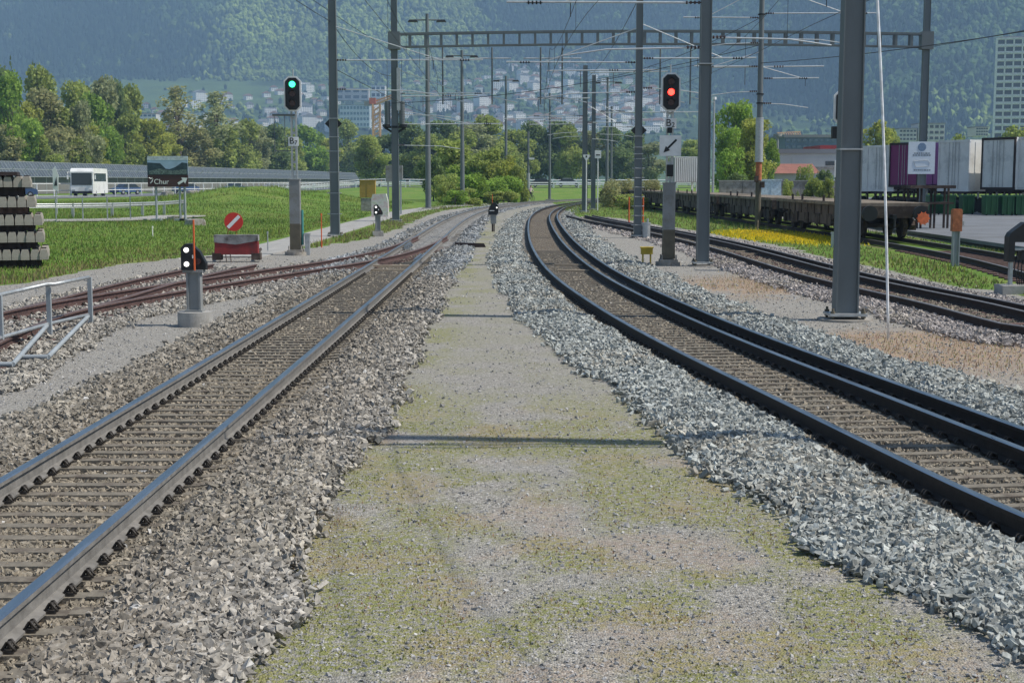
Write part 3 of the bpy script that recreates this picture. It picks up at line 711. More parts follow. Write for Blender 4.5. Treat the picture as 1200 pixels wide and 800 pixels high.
# moss and low weeds on the middle path
n = 190000; y = 5.6+RNG.random(n)**1.2*12; x = -1.7+RNG.random(n)*4.6
k = fbm(x, y*.85, .45, 31, 5); kk = (dist_to(cl_right, x, y) > 1.75)*(dist_to(cl_left, x, y) > 1.55)*(x < np.interp(y, cl_right[:, 1], cl_right[:, 0]))
edge = np.exp(-((x+1.2)/.22)**2)
pm = np.clip(sst(.36, .56, k)*(.1+sst(13.3, 12.2, y))*.5+.8*edge*sst(.5, .65, fbm(x, y, .8, 8)), 0, 1)*sst(.36, .58, fbm(x, y, .16, 77))
kk = kk*(RNG.random(n) < pm*.6); x, y, k = x[kk > 0], y[kk > 0], k[kk > 0]; n = len(x)
rp = fbm(x, y, 1.1, 33); r = RNG.random(n)*.7+sst(.4, .62, rp)*.45; c = np.where((r < .5)[:, None], np.array([.23, .25, .075]), np.where((r < .8)[:, None], np.array([.32, .29, .12]), np.array([.34, .21, .13])))*(.7+.6*RNG.random(n))[:, None]
blades('weeds', x, y, (.008+.016*RNG.random(n)), c, .006, 'low mossy weeds speckling the gravel path', .8, 'weeds')
# red and straw weeds on the right verge
p = G(850, 330); q = G(1110, 418); n = 40000
x = RNG.random(n)*7.5+3; y = 14+RNG.random(n)*22
rw = 1.15*np.clip(blob(p.x+.3, p.y-1.2, 1.6, 3.0, x, y, -.2)+blob(q.x-.2, q.y+.6, 2.0, 2.4, x, y, .3), 0, 1)*sst(.40, .58, fbm(x, y, .8, 41)+.06)
k = (RNG.random(n) < rw*.8)*(dist_to(cl_right, x, y) > 2.1)*(dist_to(cl_r1, x, y) > 1.6); x, y = x[k > 0], y[k > 0]; n = len(x)
r = RNG.random(n); c = np.where((r < .5)[:, None], np.array([.36, .23, .16]), np.where((r < .8)[:, None], np.array([.42, .35, .19]), np.array([.22, .24, .09])))*(.7+.6*RNG.random(n))[:, None]
blades('dry_weeds', x, y, .02+.06*RNG.random(n), c, .006, 'reddish dry weeds on the gravel beside the right masts', .8, 'weeds')
# yellow flowers
p = G(905, 279); n = 42000; x = p.x-2+RNG.random(n)*5; y = p.y-8+RNG.random(n)*20
yw = np.clip(blob(p.x+.5, p.y+1, 1.4, 5, x, y, .05)*1.3, 0, 1)*sst(.3, .42, fbm(x, y, 1.2, 61)+.1)*(dist_to(cl_r1, x, y) > 2.1)
k = RNG.random(n) < yw; x, y = x[k], y[k]; n = len(x)
c = np.where((RNG.random(n) < .75)[:, None], np.array([.85, .66, .03]), np.array([.35, .38, .05]))*(.8+.3*RNG.random(n))[:, None]
blades('flowers', x, y, .06+.08*RNG.random(n), c, .035, 'mat of yellow flowers between the siding and the flat wagons', .9, 'flowers')

# ---------------------------------------------------------------- trees
def leaf_cloud(lobes, n, size, base, rng):
    """lobes: (x,y,z,rx,ry,rz). leaf triangles in the volume near each lobe's surface"""
    L_ = np.array(lobes, float); vol = (L_[:, 3]*L_[:, 4]*L_[:, 5])**.75; pr = vol/vol.sum()
    idx = rng.choice(len(L_), n, p=pr); d = rng.normal(size=(n, 3)); d /= np.linalg.norm(d, axis=1)[:, None]
    rr = .45+.62*rng.random(n)**.6; c = L_[idx, :3]+d*L_[idx, 3:]*rr[:, None]
    a = rng.normal(size=(n, 3)); a /= np.linalg.norm(a, axis=1)[:, None]; b = np.cross(a, rng.normal(size=(n, 3))); b /= np.linalg.norm(b, axis=1)[:, None]
    s = size*(.5+rng.random(n)); V = np.stack([c-a*s[:, None]*.5, c+b*s[:, None]*.45, c+a*s[:, None]*.5, c-b*s[:, None]*.45], 1)
    lobe_t = .8+.4*rng.random(len(L_)); col = np.array(base)[None]*(lobe_t[idx]*(.7+.6*rng.random(n)))[:, None]
    return V.reshape(-1, 3), np.arange(4*n).reshape(n, 4), np.repeat(np.c_[col, np.ones(n)][:, None], 4, 1).reshape(-1, 4)
def tree_proto(kind, h, w_, base, seed, n=5000, leaf=.42, name='broadleaf_tree'):
    rng = np.random.default_rng(seed); rnd = random.Random(seed)
    root = empty(name, (0, 0, 0)); tr = MB(); th = h*(.30 if kind != 'slim' else .45)
    r0 = .018*h+.05
    pts = [Vector((0, 0, -.3)), Vector((rnd.uniform(-.2, .2), rnd.uniform(-.2, .2), th)), Vector((rnd.uniform(-.5, .5), rnd.uniform(-.5, .5), h*.85))]
    tr.tube(pts[0], pts[1], r0, 7, r2=r0*.75); tr.tube(pts[1], pts[2], r0*.75, 6, r2=r0*.15)
    lobes = []
    if kind == 'conifer':
        for k in range(9):
            t = k/8; lobes.append((0, 0, h*(.12+.86*t), w_*.5*(1-t*.92), w_*.5*(1-t*.92), h*.06))
    else:
        m = 30 if kind == 'round' else (34 if kind == 'slim' else 10)
        for k in range(m):
            a = rnd.random()*6.28; zt = rnd.uniform(.22 if kind != 'slim' else .3, .96)
            if kind == 'bush': zt = rnd.uniform(.1, .8)
            env = math.sqrt(max(.08, 1-((zt-.52)/.55)**2)); rad = w_*.5*env*rnd.uniform(.3, .92)
            lr = w_*rnd.uniform(.08, .20)*(1 if kind == 'round' else 1.25 if kind == 'bush' else .55)
            if kind == 'slim': zt = rnd.uniform(.42, .97); rad = w_*.5*rnd.uniform(.05, 1)*(1.05-abs(zt-.66)*1.7); lr = w_*rnd.uniform(.07, .12)
            lobes.append((math.cos(a)*rad, math.sin(a)*rad, h*zt, lr, lr, lr*rnd.uniform(.7, 1.3)*(1.8 if kind == 'slim' else 1)))
            tr.tube((pts[1].x, pts[1].y, (th*rnd.uniform(.6, 1.2) if kind != 'slim' else h*(zt-.18))), (lobes[-1][0], lobes[-1][1], lobes[-1][2]), r0*(.3 if kind != 'slim' else .16), 5, r2=r0*.07)
        if kind != 'slim': lobes.append((0, 0, h*.88, w_*.18, w_*.18, h*.12))
        if kind == 'round': lobes.append((rnd.uniform(-.4, .4), 0, h*.48, w_*.28, w_*.28, h*.28)); lobes.append((0, 0, h*.25, w_*.3, w_*.3, h*.16))
    V, Fa, C = leaf_cloud(lobes, n, leaf, base, rng)
    tr.build('trunk', M['bark'], root)
    np_mesh('crown', V, Fa, M['leaf'], {'Col': C}, parent=root)
    return root
GREENS = dict(yel=(.40, .43, .10), mid=(.34, .40, .11), dark=(.20, .27, .10), pale=(.36, .39, .20), brown=(.37, .37, .17), bright=(.28, .41, .075))
protos = {}
def P_(kind, col, seed, name, h=12, w_=9, n=5000, leaf=.42):
    key = (kind, col, seed, name)
    if key not in protos: protos[key] = [tree_proto(kind, h, w_, GREENS[col], seed, n, leaf, name), False, h, w_]
    return protos[key]
def place(pr, x, y, h, wd, label, cat='tree', group=None, z=None):
    root, used, h0, w0 = pr
    o = root if not used else copy_tree(root); pr[1] = True
    o.location = (x, y, float(gz(x, y)) if z is None else z); o.scale = (wd/w0, wd/w0, h/h0); o.rotation_euler = (0, 0, random.random()*6.28)
    tag(o, label, cat, group); return o
ORD = ['first', 'second', 'third', 'fourth', 'fifth', 'sixth', 'seventh', 'eighth', 'ninth', 'tenth', 'eleventh', 'twelfth', 'thirteenth', 'fourteenth', 'fifteenth', 'sixteenth', 'seventeenth', 'eighteenth', 'nineteenth', 'twentieth', 'twenty-first', 'twenty-second', 'twenty-third', 'twenty-fourth', 'twenty-fifth', 'twenty-sixth', 'twenty-seventh', 'twenty-eighth', 'twenty-ninth', 'thirtieth', 'thirty-first', 'thirty-second', 'thirty-third', 'thirty-fourth', 'thirty-fifth', 'thirty-sixth', 'thirty-seventh', 'thirty-eighth', 'thirty-ninth', 'fortieth']
CW = dict(yel='yellow-green', mid='mid-green', dark='dark green', pale='pale grey-green', brown='brownish budding', bright='bright green')
# tall wood at left: (px, top row, distance, width px, colour, kind)
back = [(-25, 74, 262, 60, 'mid', 'round'), (8, 80, 265, 55, 'dark', 'round'), (22, 74, 270, 26, 'dark', 'conifer'), (47, 80, 268, 24, 'dark', 'conifer'), (62, 88, 262, 52, 'mid', 'round'), (100, 98, 270, 50, 'mid', 'round'), (120, 99, 275, 48, 'pale', 'round'), (143, 96, 268, 30, 'dark', 'round'), (152, 108, 272, 44, 'mid', 'round'), (178, 142, 290, 46, 'yel', 'round')]
front = [(4, 120, 238, 46, 'bright', 'round'), (84, 132, 240, 44, 'mid', 'round'), (110, 150, 226, 40, 'yel', 'round'), (-6, 158, 224, 40, 'mid', 'round'), (70, 168, 222, 36, 'pale', 'round'), (30, 172, 221, 36, 'yel', 'round'), (-18, 108, 240, 64, 'yel', 'round'), (22, 96, 236, 56, 'bright', 'round'), (36, 128, 230, 44, 'yel', 'round'), (67, 114, 238, 62, 'brown', 'round'), (104, 128, 230, 40, 'pale', 'round'), (122, 118, 232, 46, 'bright', 'round'), (150, 138, 236, 40, 'mid', 'round'), (88, 152, 224, 40, 'yel', 'round'), (12, 150, 222, 44, 'brown', 'round'), (52, 160, 220, 38, 'mid', 'round'), (136, 164, 222, 36, 'brown', 'round')]
mid = [(170, 146, 300, 50, 'brown', 'round'), (196, 158, 300, 40, 'yel', 'round'), (212, 106, 310, 60, 'brown', 'slim'), (228, 150, 320, 50, 'brown', 'round'), (257, 112, 300, 66, 'pale', 'slim'), (262, 150, 315, 48, 'mid', 'round'), (286, 146, 325, 46, 'mid', 'round'), (300, 148, 310, 44, 'pale', 'round'), (318, 152, 330, 46, 'dark', 'round'), (338, 152, 320, 44, 'mid', 'round'), (366, 152, 320, 46, 'bright', 'round'), (382, 164, 300, 40, 'yel', 'round'), (412, 146, 315, 48, 'mid', 'round'), (436, 164, 300, 42, 'mid', 'round'), (446, 166, 330, 46, 'dark', 'round'), (478, 150, 330, 50, 'dark', 'round'), (494, 168, 300, 44, 'mid', 'round'), (516, 148, 330, 52, 'dark', 'round'), (536, 162, 300, 50, 'mid', 'round'), (556, 152, 320, 52, 'pale', 'round'), (578, 146, 325, 54, 'mid', 'round'), (606, 158, 340, 44, 'mid', 'round'), (628, 152, 350, 46, 'dark', 'round'), (656, 148, 350, 52, 'dark', 'round'), (668, 158, 330, 40, 'mid', 'round'), (690, 160, 350, 40, 'pale', 'round'), (720, 158, 345, 44, 'dark', 'round'), (738, 160, 355, 40, 'dark', 'round'), (758, 176, 330, 40, 'pale', 'round'), (806, 170, 340, 40, 'mid', 'round')]
def plant_row(rows, desc, group, name='broadleaf_tree'):
    rows = sorted(rows)
    for i, (px, ty, d, wpx, c, k) in enumerate(rows):
        d = max(d, float(np.interp(px, [0, 126, 270, 357, 420, 436], [225, 258, 328, 408, 500, 300]))+(28 if d > 255 and px < 160 else 0)+random.uniform(0, 14))
        pr = P_(k, c, 100+(i % 2), 'conifer_tree' if k == 'conifer' else 'broadleaf_tree', h=16, w_=(10 if k != 'slim' else 6), n=(9500 if k == 'round' else 1900 if k == 'slim' else 5000), leaf=.50 if k != 'slim' else .32)
        h = Z(ty, d)+.3; wd = wpx/FPX*d*1.15
        kw = 'dark conifer' if k == 'conifer' else CW[c]+(' slender tree' if k == 'slim' else ' tree')
        place(pr, X(px, d), d, h, wd, f'{kw}, {ORD[i]} from the left {desc}', 'tree', group)
plant_row(back, 'in the tall rear row at far left', 'tall trees at the back of the left wood')
plant_row(front, 'in the lower front row at far left', 'lower trees in front of the left wood')
plant_row(mid, 'in the long tree belt below the town', 'belt of trees below the town')
# bushes and nearer trees
near = [(566, 176, 150, 44, 'mid', 'round', 'leafy green tree behind the slope bushes by the light masts'), (530, 166, 160, 56, 'mid', 'round', 'rounded tree directly left of the fourth light mast'), (508, 186, 150, 30, 'dark', 'round', 'dark low tree behind the second light mast'), (590, 188, 146, 34, 'yel', 'round', 'yellow-green small tree right of the slope bushes')]
for i, (px, ty, d, wpx, c, k, lb) in enumerate(near):
    place(P_(k, c, 300+i, 'broadleaf_tree', h=6, w_=5, n=5000, leaf=.28), X(px, d), d, Z(ty, d), wpx/FPX*d*1.1, lb)
bushes = [(560, 196, 150, 70, 'bright', 'biggest bright green bush high on the slope left of the thin lamp'), (516, 206, 140, 30, 'mid', 'bush at the far left of the slope behind the second light mast'), (524, 214, 128, 20, 'mid', 'dark rounded bush at the left foot of the slope'), (545, 206, 132, 40, 'bright', 'large bright green bush on the slope beside the left track'), (572, 212, 138, 40, 'bright', 'second bright bush on the slope, left of the thin dark mast'), (596, 206, 140, 34, 'bright', 'leafy bush at the right end of the slope'), (550, 221, 124, 34, 'mid', 'low leafy bush in front of the slope bushes'), (534, 224, 122, 24, 'bright', 'smallest bush at the edge of the left ballast'), (584, 224, 130, 30, 'mid', 'low mid-green bush nearest the bend of the left track'), (610, 196, 145, 22, 'mid', 'narrow bush behind the thin street lamp')]
for i, (px, ty, d, wpx, c, lb) in enumerate(bushes):
    place(P_('bush', c, 320+i % 3, 'bush', h=2.5, w_=3, n=3800, leaf=.16), X(px, d), d, Z(ty, d)-0, wpx/FPX*d*1.25, lb, 'bush', 'bushes on the slope by the left track')
willow = [(862, 120, 150, 46, 'bright', 'tall bright green tree right of the second dark mast'), (850, 150, 140, 34, 'bright', 'leafy bright tree in front of the tall one by the concrete wall'), (880, 142, 144, 48, 'yel', 'yellow-green tree behind the rusty round mast'), (898, 166, 150, 22, 'bright', 'low bright tree just right of the rusty round mast')]
for i, (px, ty, d, wpx, c, lb) in enumerate(willow):
    place(P_('round', c, 340+i, 'broadleaf_tree', h=10, w_=6, n=6500, leaf=.3), X(px, d), d, Z(ty, d), wpx/FPX*d*1.15, lb)
rb = [(868, 205, 128, 26, 'dark', 'dark shrub at the left end of the concrete wall'), (925, 216, 96, 14, 'mid', 'small green shrub in front of the concrete wall, leftmost'), (950, 212, 98, 22, 'mid', 'small green shrub in front of the concrete wall, middle one'), (972, 214, 97, 14, 'mid', 'small green shrub in front of the concrete wall, beside the big mast'), (940, 196, 150, 16, 'mid', 'shrub below the red-roofed house gable'), (962, 199, 150, 14, 'dark', 'dark shrub in front of the pale hall window'), (980, 203, 146, 12, 'dark', 'dark shrub beside the pale hall doorway')]
for i, (px, ty, d, wpx, c, lb) in enumerate(rb):
    place(P_('bush', c, 320+i % 3, 'bush', h=2.5, w_=3, n=3800, leaf=.16), X(px, d), d, Z(ty, d), wpx/FPX*d*1.3, lb, 'bush')
rt = [(1024, 142, 200, 42, 'yel', 'yellow-green tree behind the parked bodies right of the big mast'), (1040, 150, 205, 30, 'mid', 'green tree behind the purple swap body'), (1120, 158, 210, 28, 'mid', 'low tree behind the grey swap body with bright side'), (1192, 150, 200, 40, 'mid', 'green tree below the white tower block'), (1174, 156, 205, 30, 'dark', 'dark tree left below the white tower block')]
for i, (px, ty, d, wpx, c, lb) in enumerate(rt):
    place(P_('round', c, 360+i, 'broadleaf_tree', h=10, w_=6, n=4000, leaf=.4), X(px, d), d, Z(ty, d), wpx/FPX*d*1.15, lb)

# ---------------------------------------------------------------- town on the slope
def house_mesh(wx, wy, h, rf, flat, wall, roof):
    m = MB(); m.box((0, 0, h/2-1.5), (wx, wy, h+3), mi=0)
    if flat: m.box((0, 0, h+.3), (wx+.6, wy+.6, .5), mi=1)
    else:
        e = .6; m.prism([(-wx/2-e, h-.1), (wx/2+e, h-.1), (0, h+rf)], -wy/2-e, wy/2+e, 1)
    nst = max(1, int(h/3)); nw = max(2, int(wx/3.2))
    for s in range(nst):
        for k in range(nw):
            m.box((-wx/2+wx*(k+.5)/nw, -wy/2-.02, 1.6+s*3), (1.3, .12, 1.4), mi=2)
    return m
rnd = random.Random(5); hm_ = []
specs = [(12, 10, 6, 3.5, False, 'white', 'roofbrown'), (14, 11, 9, 4, False, 'offwhite', 'roofbrown'), (18, 12, 12, 0, True, 'white', 'roofgrey'), (26, 12, 9, 0, True, 'white', 'roofgrey'), (11, 12, 6, 4, False, 'offwhite', 'roofgrey'), (22, 13, 15, 4, False, 'white', 'roofgrey'), (10, 9, 6, 3, False, 'bldgrey', 'roofbrown')]
HS = []
for i in range(296):
    px = rnd.choice([rnd.uniform(170, 480), rnd.uniform(400, 780), rnd.uniform(560, 780), rnd.uniform(600, 770)])
    top = np.interp(px, [160, 300, 340, 470, 520, 600, 700, 770, 800], [128, 112, 104, 104, 92, 84, 84, 110, 140])
    py = top+(158-top)*rnd.random()**.85
    d = None
    for dd in np.arange(1400, 2900, 12):
        if (float(hz((px-600)/FPX*dd, dd))-CAMZ)/dd > (HOR-py)/FPX: d = dd; break
    if d is None or px*0+py > 203: d = 1400
    HS.append((px, py, d))
protoH = [None]*len(specs)
HLAB = ['small white house with brown gable roof among the hazy hillside houses', 'cream house with brown gable roof among the hazy hillside houses', 'white flat-roofed apartment block on the hazy hillside', 'long low white flat-roofed block on the hazy hillside', 'cream house with grey gable roof among the hazy hillside houses', 'tall white block with grey pitched roof on the hazy hillside', 'small grey house with brown gable roof on the hazy hillside']
for i, (px, py, d) in enumerate(HS):
    k = rnd.choices(range(len(specs)), [5, 4, 3, 2, 4, 2, 4])[0]; sp = specs[k]
    if protoH[k] is None: o = house_mesh(*sp).build('house', [M[sp[5]], M[sp[6]], M['glass']]); protoH[k] = o
    else: o = protoH[k].copy(); COL.objects.link(o)
    x = X(px, d); o.location = (x, d, max(0, float(hz(x, d)))); o.rotation_euler = (0, 0, rnd.uniform(.35, .95)); tag(o, HLAB[k], 'house', f'hillside houses of kind {["brown gable","cream gable","flat block","long block","grey gable","tall block","grey house"][k]}')
def bld(name, label, cat, px, py_top, py_bot, wpx, d, dep, wall, mats_win, ns, nw, rz=0, roof='roofgrey', zb=None):
    x = X(px, d); zt = Z(py_top, d); z0 = Z(py_bot, d) if zb is None else zb
    root = empty(name, (x, d, z0), rz, label, cat); h = zt-z0; wd = wpx/FPX*d
    m = MB(); m.box((0, 0, h/2), (wd, dep, h)); m.build('wall', wall, root)
    m = MB(); m.box((0, 0, h+.25), (wd+.5, dep+.5, .5)); m.build('roof', M[roof], root)
    for s in range(ns):
        for k in range(nw):
            f = MB(); ww = wd/nw*.7; hh = h/ns*.5
            f.box((-wd/2+wd*(k+.5)/nw, -dep/2-.03, h*(s+.55)/ns), (ww, .12, hh)); f.build('window', mats_win, root)
    return root, wd, h
bld('office_building', 'pale glass office block behind the tree belt left of the crane', 'building', 419, 124, 150, 34, 1400, 18, mat('pale_facade', (.42, .50, .56), .6, 0, .1, .1), M['glassblue'], 4, 9)
bld('office_building', 'rounded grey hall on the hillside above the glass office block', 'building', 416, 104, 118, 38, 1900, 20, M['bldgrey'], M['glass'], 2, 4)
bld('office_building', 'white stepped block directly above the crane jib', 'building', 446, 101, 116, 16, 1950, 20, M['white'], M['glass'], 2, 3)
bld('apartment_building', 'long white terraced block at left behind the slender bare trees', 'building', 232, 133, 146, 26, 1400, 16, M['white'], M['bldgrey'], 3, 6)
bld('apartment_building', 'low brown roofed block at the left edge of the town', 'building', 180, 134, 143, 20, 1400, 16, M['bldlight'], M['glass'], 2, 4, roof='tile')
# crane
d = 700; cx = X(443, d); root = empty('crane', (cx, d, 0), .0, 'orange construction crane standing among the trees below the town', 'crane')
m = MB(); zt = Z(122, d); wd = 3.4
for sx in (-1, 1):
    for sy in (-1, 1): m.tube((sx*wd/2, sy*wd/2, 0), (sx*wd/2, sy*wd/2, zt), .5, 4)
zz_ = 0
while zz_ < zt-2.5:
    for sy in (-1, 1): m.tube((-wd/2, sy*wd/2, zz_), (wd/2, sy*wd/2, zz_+2.4), .3, 4); m.tube((wd/2, sy*wd/2, zz_), (-wd/2, sy*wd/2, zz_+2.4), .16, 4)
    for sx in (-1, 1): m.tube((sx*wd/2, -wd/2, zz_), (sx*wd/2, wd/2, zz_+2.4), .16, 4)
    zz_ += 2.4
cr = mat('crane_orange', (.70, .38, .17), .6, 0, .1); m.build('mast', cr, root)
m = MB(); e = Vector((9.5, -3, 3.2)); a = Vector((0, 0, 0))
for o_ in ((0, .9, 0), (0, -.9, 0), (0, 0, 1.5)): m.tube(Vector(o_)+Vector((0, 0, zt)), Vector(o_)+Vector((0, 0, zt))+e, .5, 4)
for k in range(8):
    p = Vector((0, 0, zt))+e*(k/8); q = Vector((0, 0, zt))+e*((k+1)/8)
    m.tube(p+Vector((0, .9, 0)), q+Vector((0, 0, 1.5)), .15, 4); m.tube(p+Vector((0, -.9, 0)), q+Vector((0, 0, 1.5)), .15, 4)
m.build('jib', cr, root)
m = MB(); m.box((-1.8, 0, zt+1.4), (3.2, 2.6, 3.0)); m.build('cabin', mat('crane_cab', (.5, .12, .05), .5), root)
m = MB(); m.box((-4.4, 0, zt+.2), (3, 2, 2.2)); m.tube((-3.4, 0, zt), (0, 0, zt), .5, 6); m.build('counterweight', M['concold'], root)
# white tower block at right
d = 760; wd = 37/FPX*d; root = empty('tower_block', (X(1177, d), d, 2), -R(15), 'tall white tower block with rows of dark windows at the right edge', 'tower block')
zt = Z(46, d)-2; m = MB(); m.box((0, 0, zt/2), (wd-.6, 15, zt)); m.build('wall', M['white'], root)
m = MB(); m.box((0, 0, zt+.4), (wd-2, 13, .8)); m.build('roof', M['roofgrey'], root)
ns = 20
for s in range(ns):
    sl = MB(); zf = zt*(s+.92)/ns; sl.box((0, -7.9, zf), (wd+.2, .9, .7)); sl.build('floor_slab', M['white'], root)
for k in range(5):
    c = MB(); c.box((-wd/2+wd*k/4, -8.0, zt/2), (.9 if k in (0, 4) else .6, .7, zt)); c.build('pillar', M['white'], root)
for s in range(ns):
    for k in range(4):
        wdn = MB(); wdn.box((-wd/2+wd*(k+.5)/4, -7.54, zt*(s+.45)/ns), (wd/4*.80, .1, 2.1)); wdn.build('window', M['glass'], root)
# ---------------------------------------------------------------- right background halls
def gable_house(name, label, px, d, wpx, ytop, yeave, dep, rz=0, wall='bldlight', roof='tile'):
    root = empty(name, (X(px, d), d, 0), rz, label, 'house'); wd = wpx/FPX*d; ze = Z(yeave, d); zt = Z(ytop, d)
    m = MB(); m.box((0, 0, ze/2), (wd, dep, ze)); m.build('wall', M[wall], root)
    m = MB(); m.prism([(-dep/2-.5, ze-.05), (dep/2+.5, ze-.05), (0, zt)], -wd/2-.5, wd/2+.5, 0, 'x'); m.build('roof', M[roof], root)
    for k in (-.28, .1, .34):
        m = MB(); m.box((wd*k, -dep/2-.03, ze*.55), (1.1, .1, 1.2)); m.build('window', M['glass'], root)
    return root
r_, wd, h = bld('industrial_hall', 'pale grey industrial hall with a dark strip window beside the big mast', 'building', 944, 181, 206, 90, 175, 14, M['bldlight'], M['bldlight'], 1, 1)
for a_ in (30,): 
    m = MB(); m.box((wd*.18, -7.1, h*.55), (3.2*.7, .15, .5)); m.build('window', M['glass'], r_)
m = MB(); m.box((wd*.35, -7.1, h*.5), (.7, .15, h*.95)); m.build('downpipe_panel', M['cartblue'], r_)
m = MB(); m.box((0, -7.25, .9), (wd, .2, .25)); m.build('plinth', M['concold'], r_)
bld('industrial_hall', 'blue-grey gridded factory building rising behind the pale hall', 'building', 944, 163, 184, 76, 260, 18, M['bldblue'], M['glassblue'], 3, 12)
bld('shed', 'red-roofed low shed above the pale hall', 'shed', 965, 176, 184, 30, 185, 10, M['bldlight'], M['redroof'], 1, 1, roof='redroof')
gable_house('gable_house', 'low house with reddish tiled roof in front of the pale hall', 922, 160, 44, 192, 203, 8)
m = MB(); d = 240; m.tube((0, 0, 0), (0, 0, Z(158, d)), .25, 8); m.tube((0, 0, Z(160, d)), (0, 0, Z(157, d)), .7, 8); o = m.build('chimney', M['greypost']); o.location = (X(908, d), d, 0); tag(o, 'thin factory chimney at the left end of the gridded building', 'chimney')
# orange roof strip / stacked jib far behind
d = 700; root = empty('crane', (X(921, d), d, 0), R(8), 'faint lying crane jib above the gridded factory building', 'crane')
m = MB(); zt = Z(159, d)
for o_ in ((0, .8, 0), (0, -.8, 0), (0, 0, 1.4)): m.tube(Vector((-6, o_[1], zt+o_[2])), Vector((6, o_[1], zt+.6+o_[2])), .22, 4)
for k in range(10): m.tube((-6+k*1.2, .8, zt+k*.06), (-5.4+k*1.2, 0, zt+1.4+k*.06), .14, 4); m.tube((-5.4+k*1.2, 0, zt+1.4+k*.06), (-4.8+k*1.2, -.8, zt+.05+k*.06), .14, 4)
m.build('jib', cr, root)
m = MB(); m.tube((0, 0, 0), (0, 0, zt), .6, 6); m.build('mast', cr, root)
for i, (px, ty, by, wpx, lb) in enumerate([(1082, 146, 166, 30, 'white flat block rising left of the hazy wood behind the portal mast'), (1055, 152, 166, 20, 'grey low block behind the purple swap body'), (1140, 150, 160, 14, 'small pale house behind the pale swap bodies')]):
    bld('apartment_building', lb, 'building', px, ty, by, wpx, 640, 12, M['bldlight'], M['glass'], 3, 5)
# concrete wall in front of the hall
d = 100; x0, x1 = X(846, d), X(985, d); root = empty('concrete_wall', ((x0+x1)/2, d+2, 0), 0, 'long pale concrete wall behind the flat wagons', 'wall')
n_ = 5; ww = (x1-x0)/n_; zt = Z(212.6, d)
for k in range(n_):
    m = MB(); m.box((-(x1-x0)/2+ww*(k+.5), 0, zt/2), (ww-.03, .22, zt)); m.build('panel', M['concold'], root)
m = MB(); m.box((0, 0, zt+.04), (x1-x0+.1, .32, .08)); m.build('coping', M['concrete'], root)
m = MB(); d = 90; m.box((0, 0, .7), (1.25, .7, 1.4)); m.box((0, 0, 1.44), (1.35, .8, .07)); m.box((.0, -.36, .7), (.02, .02, 1.2)); o = m.build('electric_cabinet', mat('cab_lightblue', (.52, .62, .68), .5)); o.location = (X(901, d), d, 1.0-.2); o.scale = (1, 1, 1.0)
tag(o, 'light blue-grey cabinet beside the rusty round mast', 'cabinet')
m = MB(); m.box((0, 0, .4), (1.5, .9, .85)); o = m.build('cabinet_plinth', M['concrete']); o.location = (X(901, d), d, -.02); tag(o, 'concrete plinth under the light blue-grey cabinet', 'plinth')

# ---------------------------------------------------------------- solar noise wall (left)
wall_line = smooth([(-80, 120), (-72, 170), (-66, 230), (-60, 300), (-56, 380), (-52.5, 480)], 4.0)
root = empty('solar_noise_wall', (float(wall_line[0][0]), float(wall_line[0][1]), 0), 0, 'long grey noise wall topped with tilted solar panels along the left road', 'noise wall')
ox, oy = wall_line[0]
for i in range(len(wall_line)-1):
    a = wall_line[i]; b = wall_line[i+1]; c = (a+b)/2; L_ = float(np.hypot(*(b-a))); an = math.atan2(b[1]-a[1], b[0]-a[0])
    if i < 90:
        m = MB(); m.box((0, 0, 1.4), (L_-.12, .15, 2.6)); o = m.build('wall_panel', M['noisewall'], root); o.location = (c[0]-ox, c[1]-oy, .2); o.rotation_euler = (0, 0, an)
        m = MB(); Mx = Matrix.Rotation(R(58), 3, 'X'); m.box((0, -.2, 3.85), (L_-.1, 2.1, .06), M=Matrix.Identity(3)@Mx if False else None, mi=0)
        m = MB()
        t_ = -R(58); hw = 1.25
        p = [(-hw*math.cos(t_), -hw*math.sin(t_)), (hw*math.cos(t_), hw*math.sin(t_))]
        m.prism([(-.05+p[0][0], 3.65+p[0][1]), (-.05+p[1][0], 3.65+p[1][1]), (.0+p[1][0], 3.69+p[1][1]), (.0+p[0][0], 3.69+p[0][1])], -L_/2+.06, L_/2-.06, 0, 'x')
        for s_ in np.linspace(-L_/2+.06, L_/2-.06, 5): 
            m.tube((s_, .02+p[0][0], 3.71+p[0][1]), (s_, .02+p[1][0], 3.71+p[1][1]), .05, 4, 1)
        for t in (0, .5, 1):
            py_, pz = p[0][0]+(p[1][0]-p[0][0])*t, p[0][1]+(p[1][1]-p[0][1])*t
            m.box((0, .03+py_, 3.70+pz), (L_-.1, .07, .10), mi=1)
        o = m.build('solar_panel', [M['solar'], M['solargrid']], root); o.location = (c[0]-ox, c[1]-oy, .1); o.rotation_euler = (0, 0, an+math.pi if False else an-math.pi)
        m = MB(); m.box((0, 0, 1.9), (.16, .2, 3.8)); m.tube((0, 0, 2.9), (0, 1.0, 4.3), .05, 5); o = m.build('post', M['solargrid'], root); o.location = (a[0]-ox, a[1]-oy, 0); o.rotation_euler = (0, 0, an-math.pi)

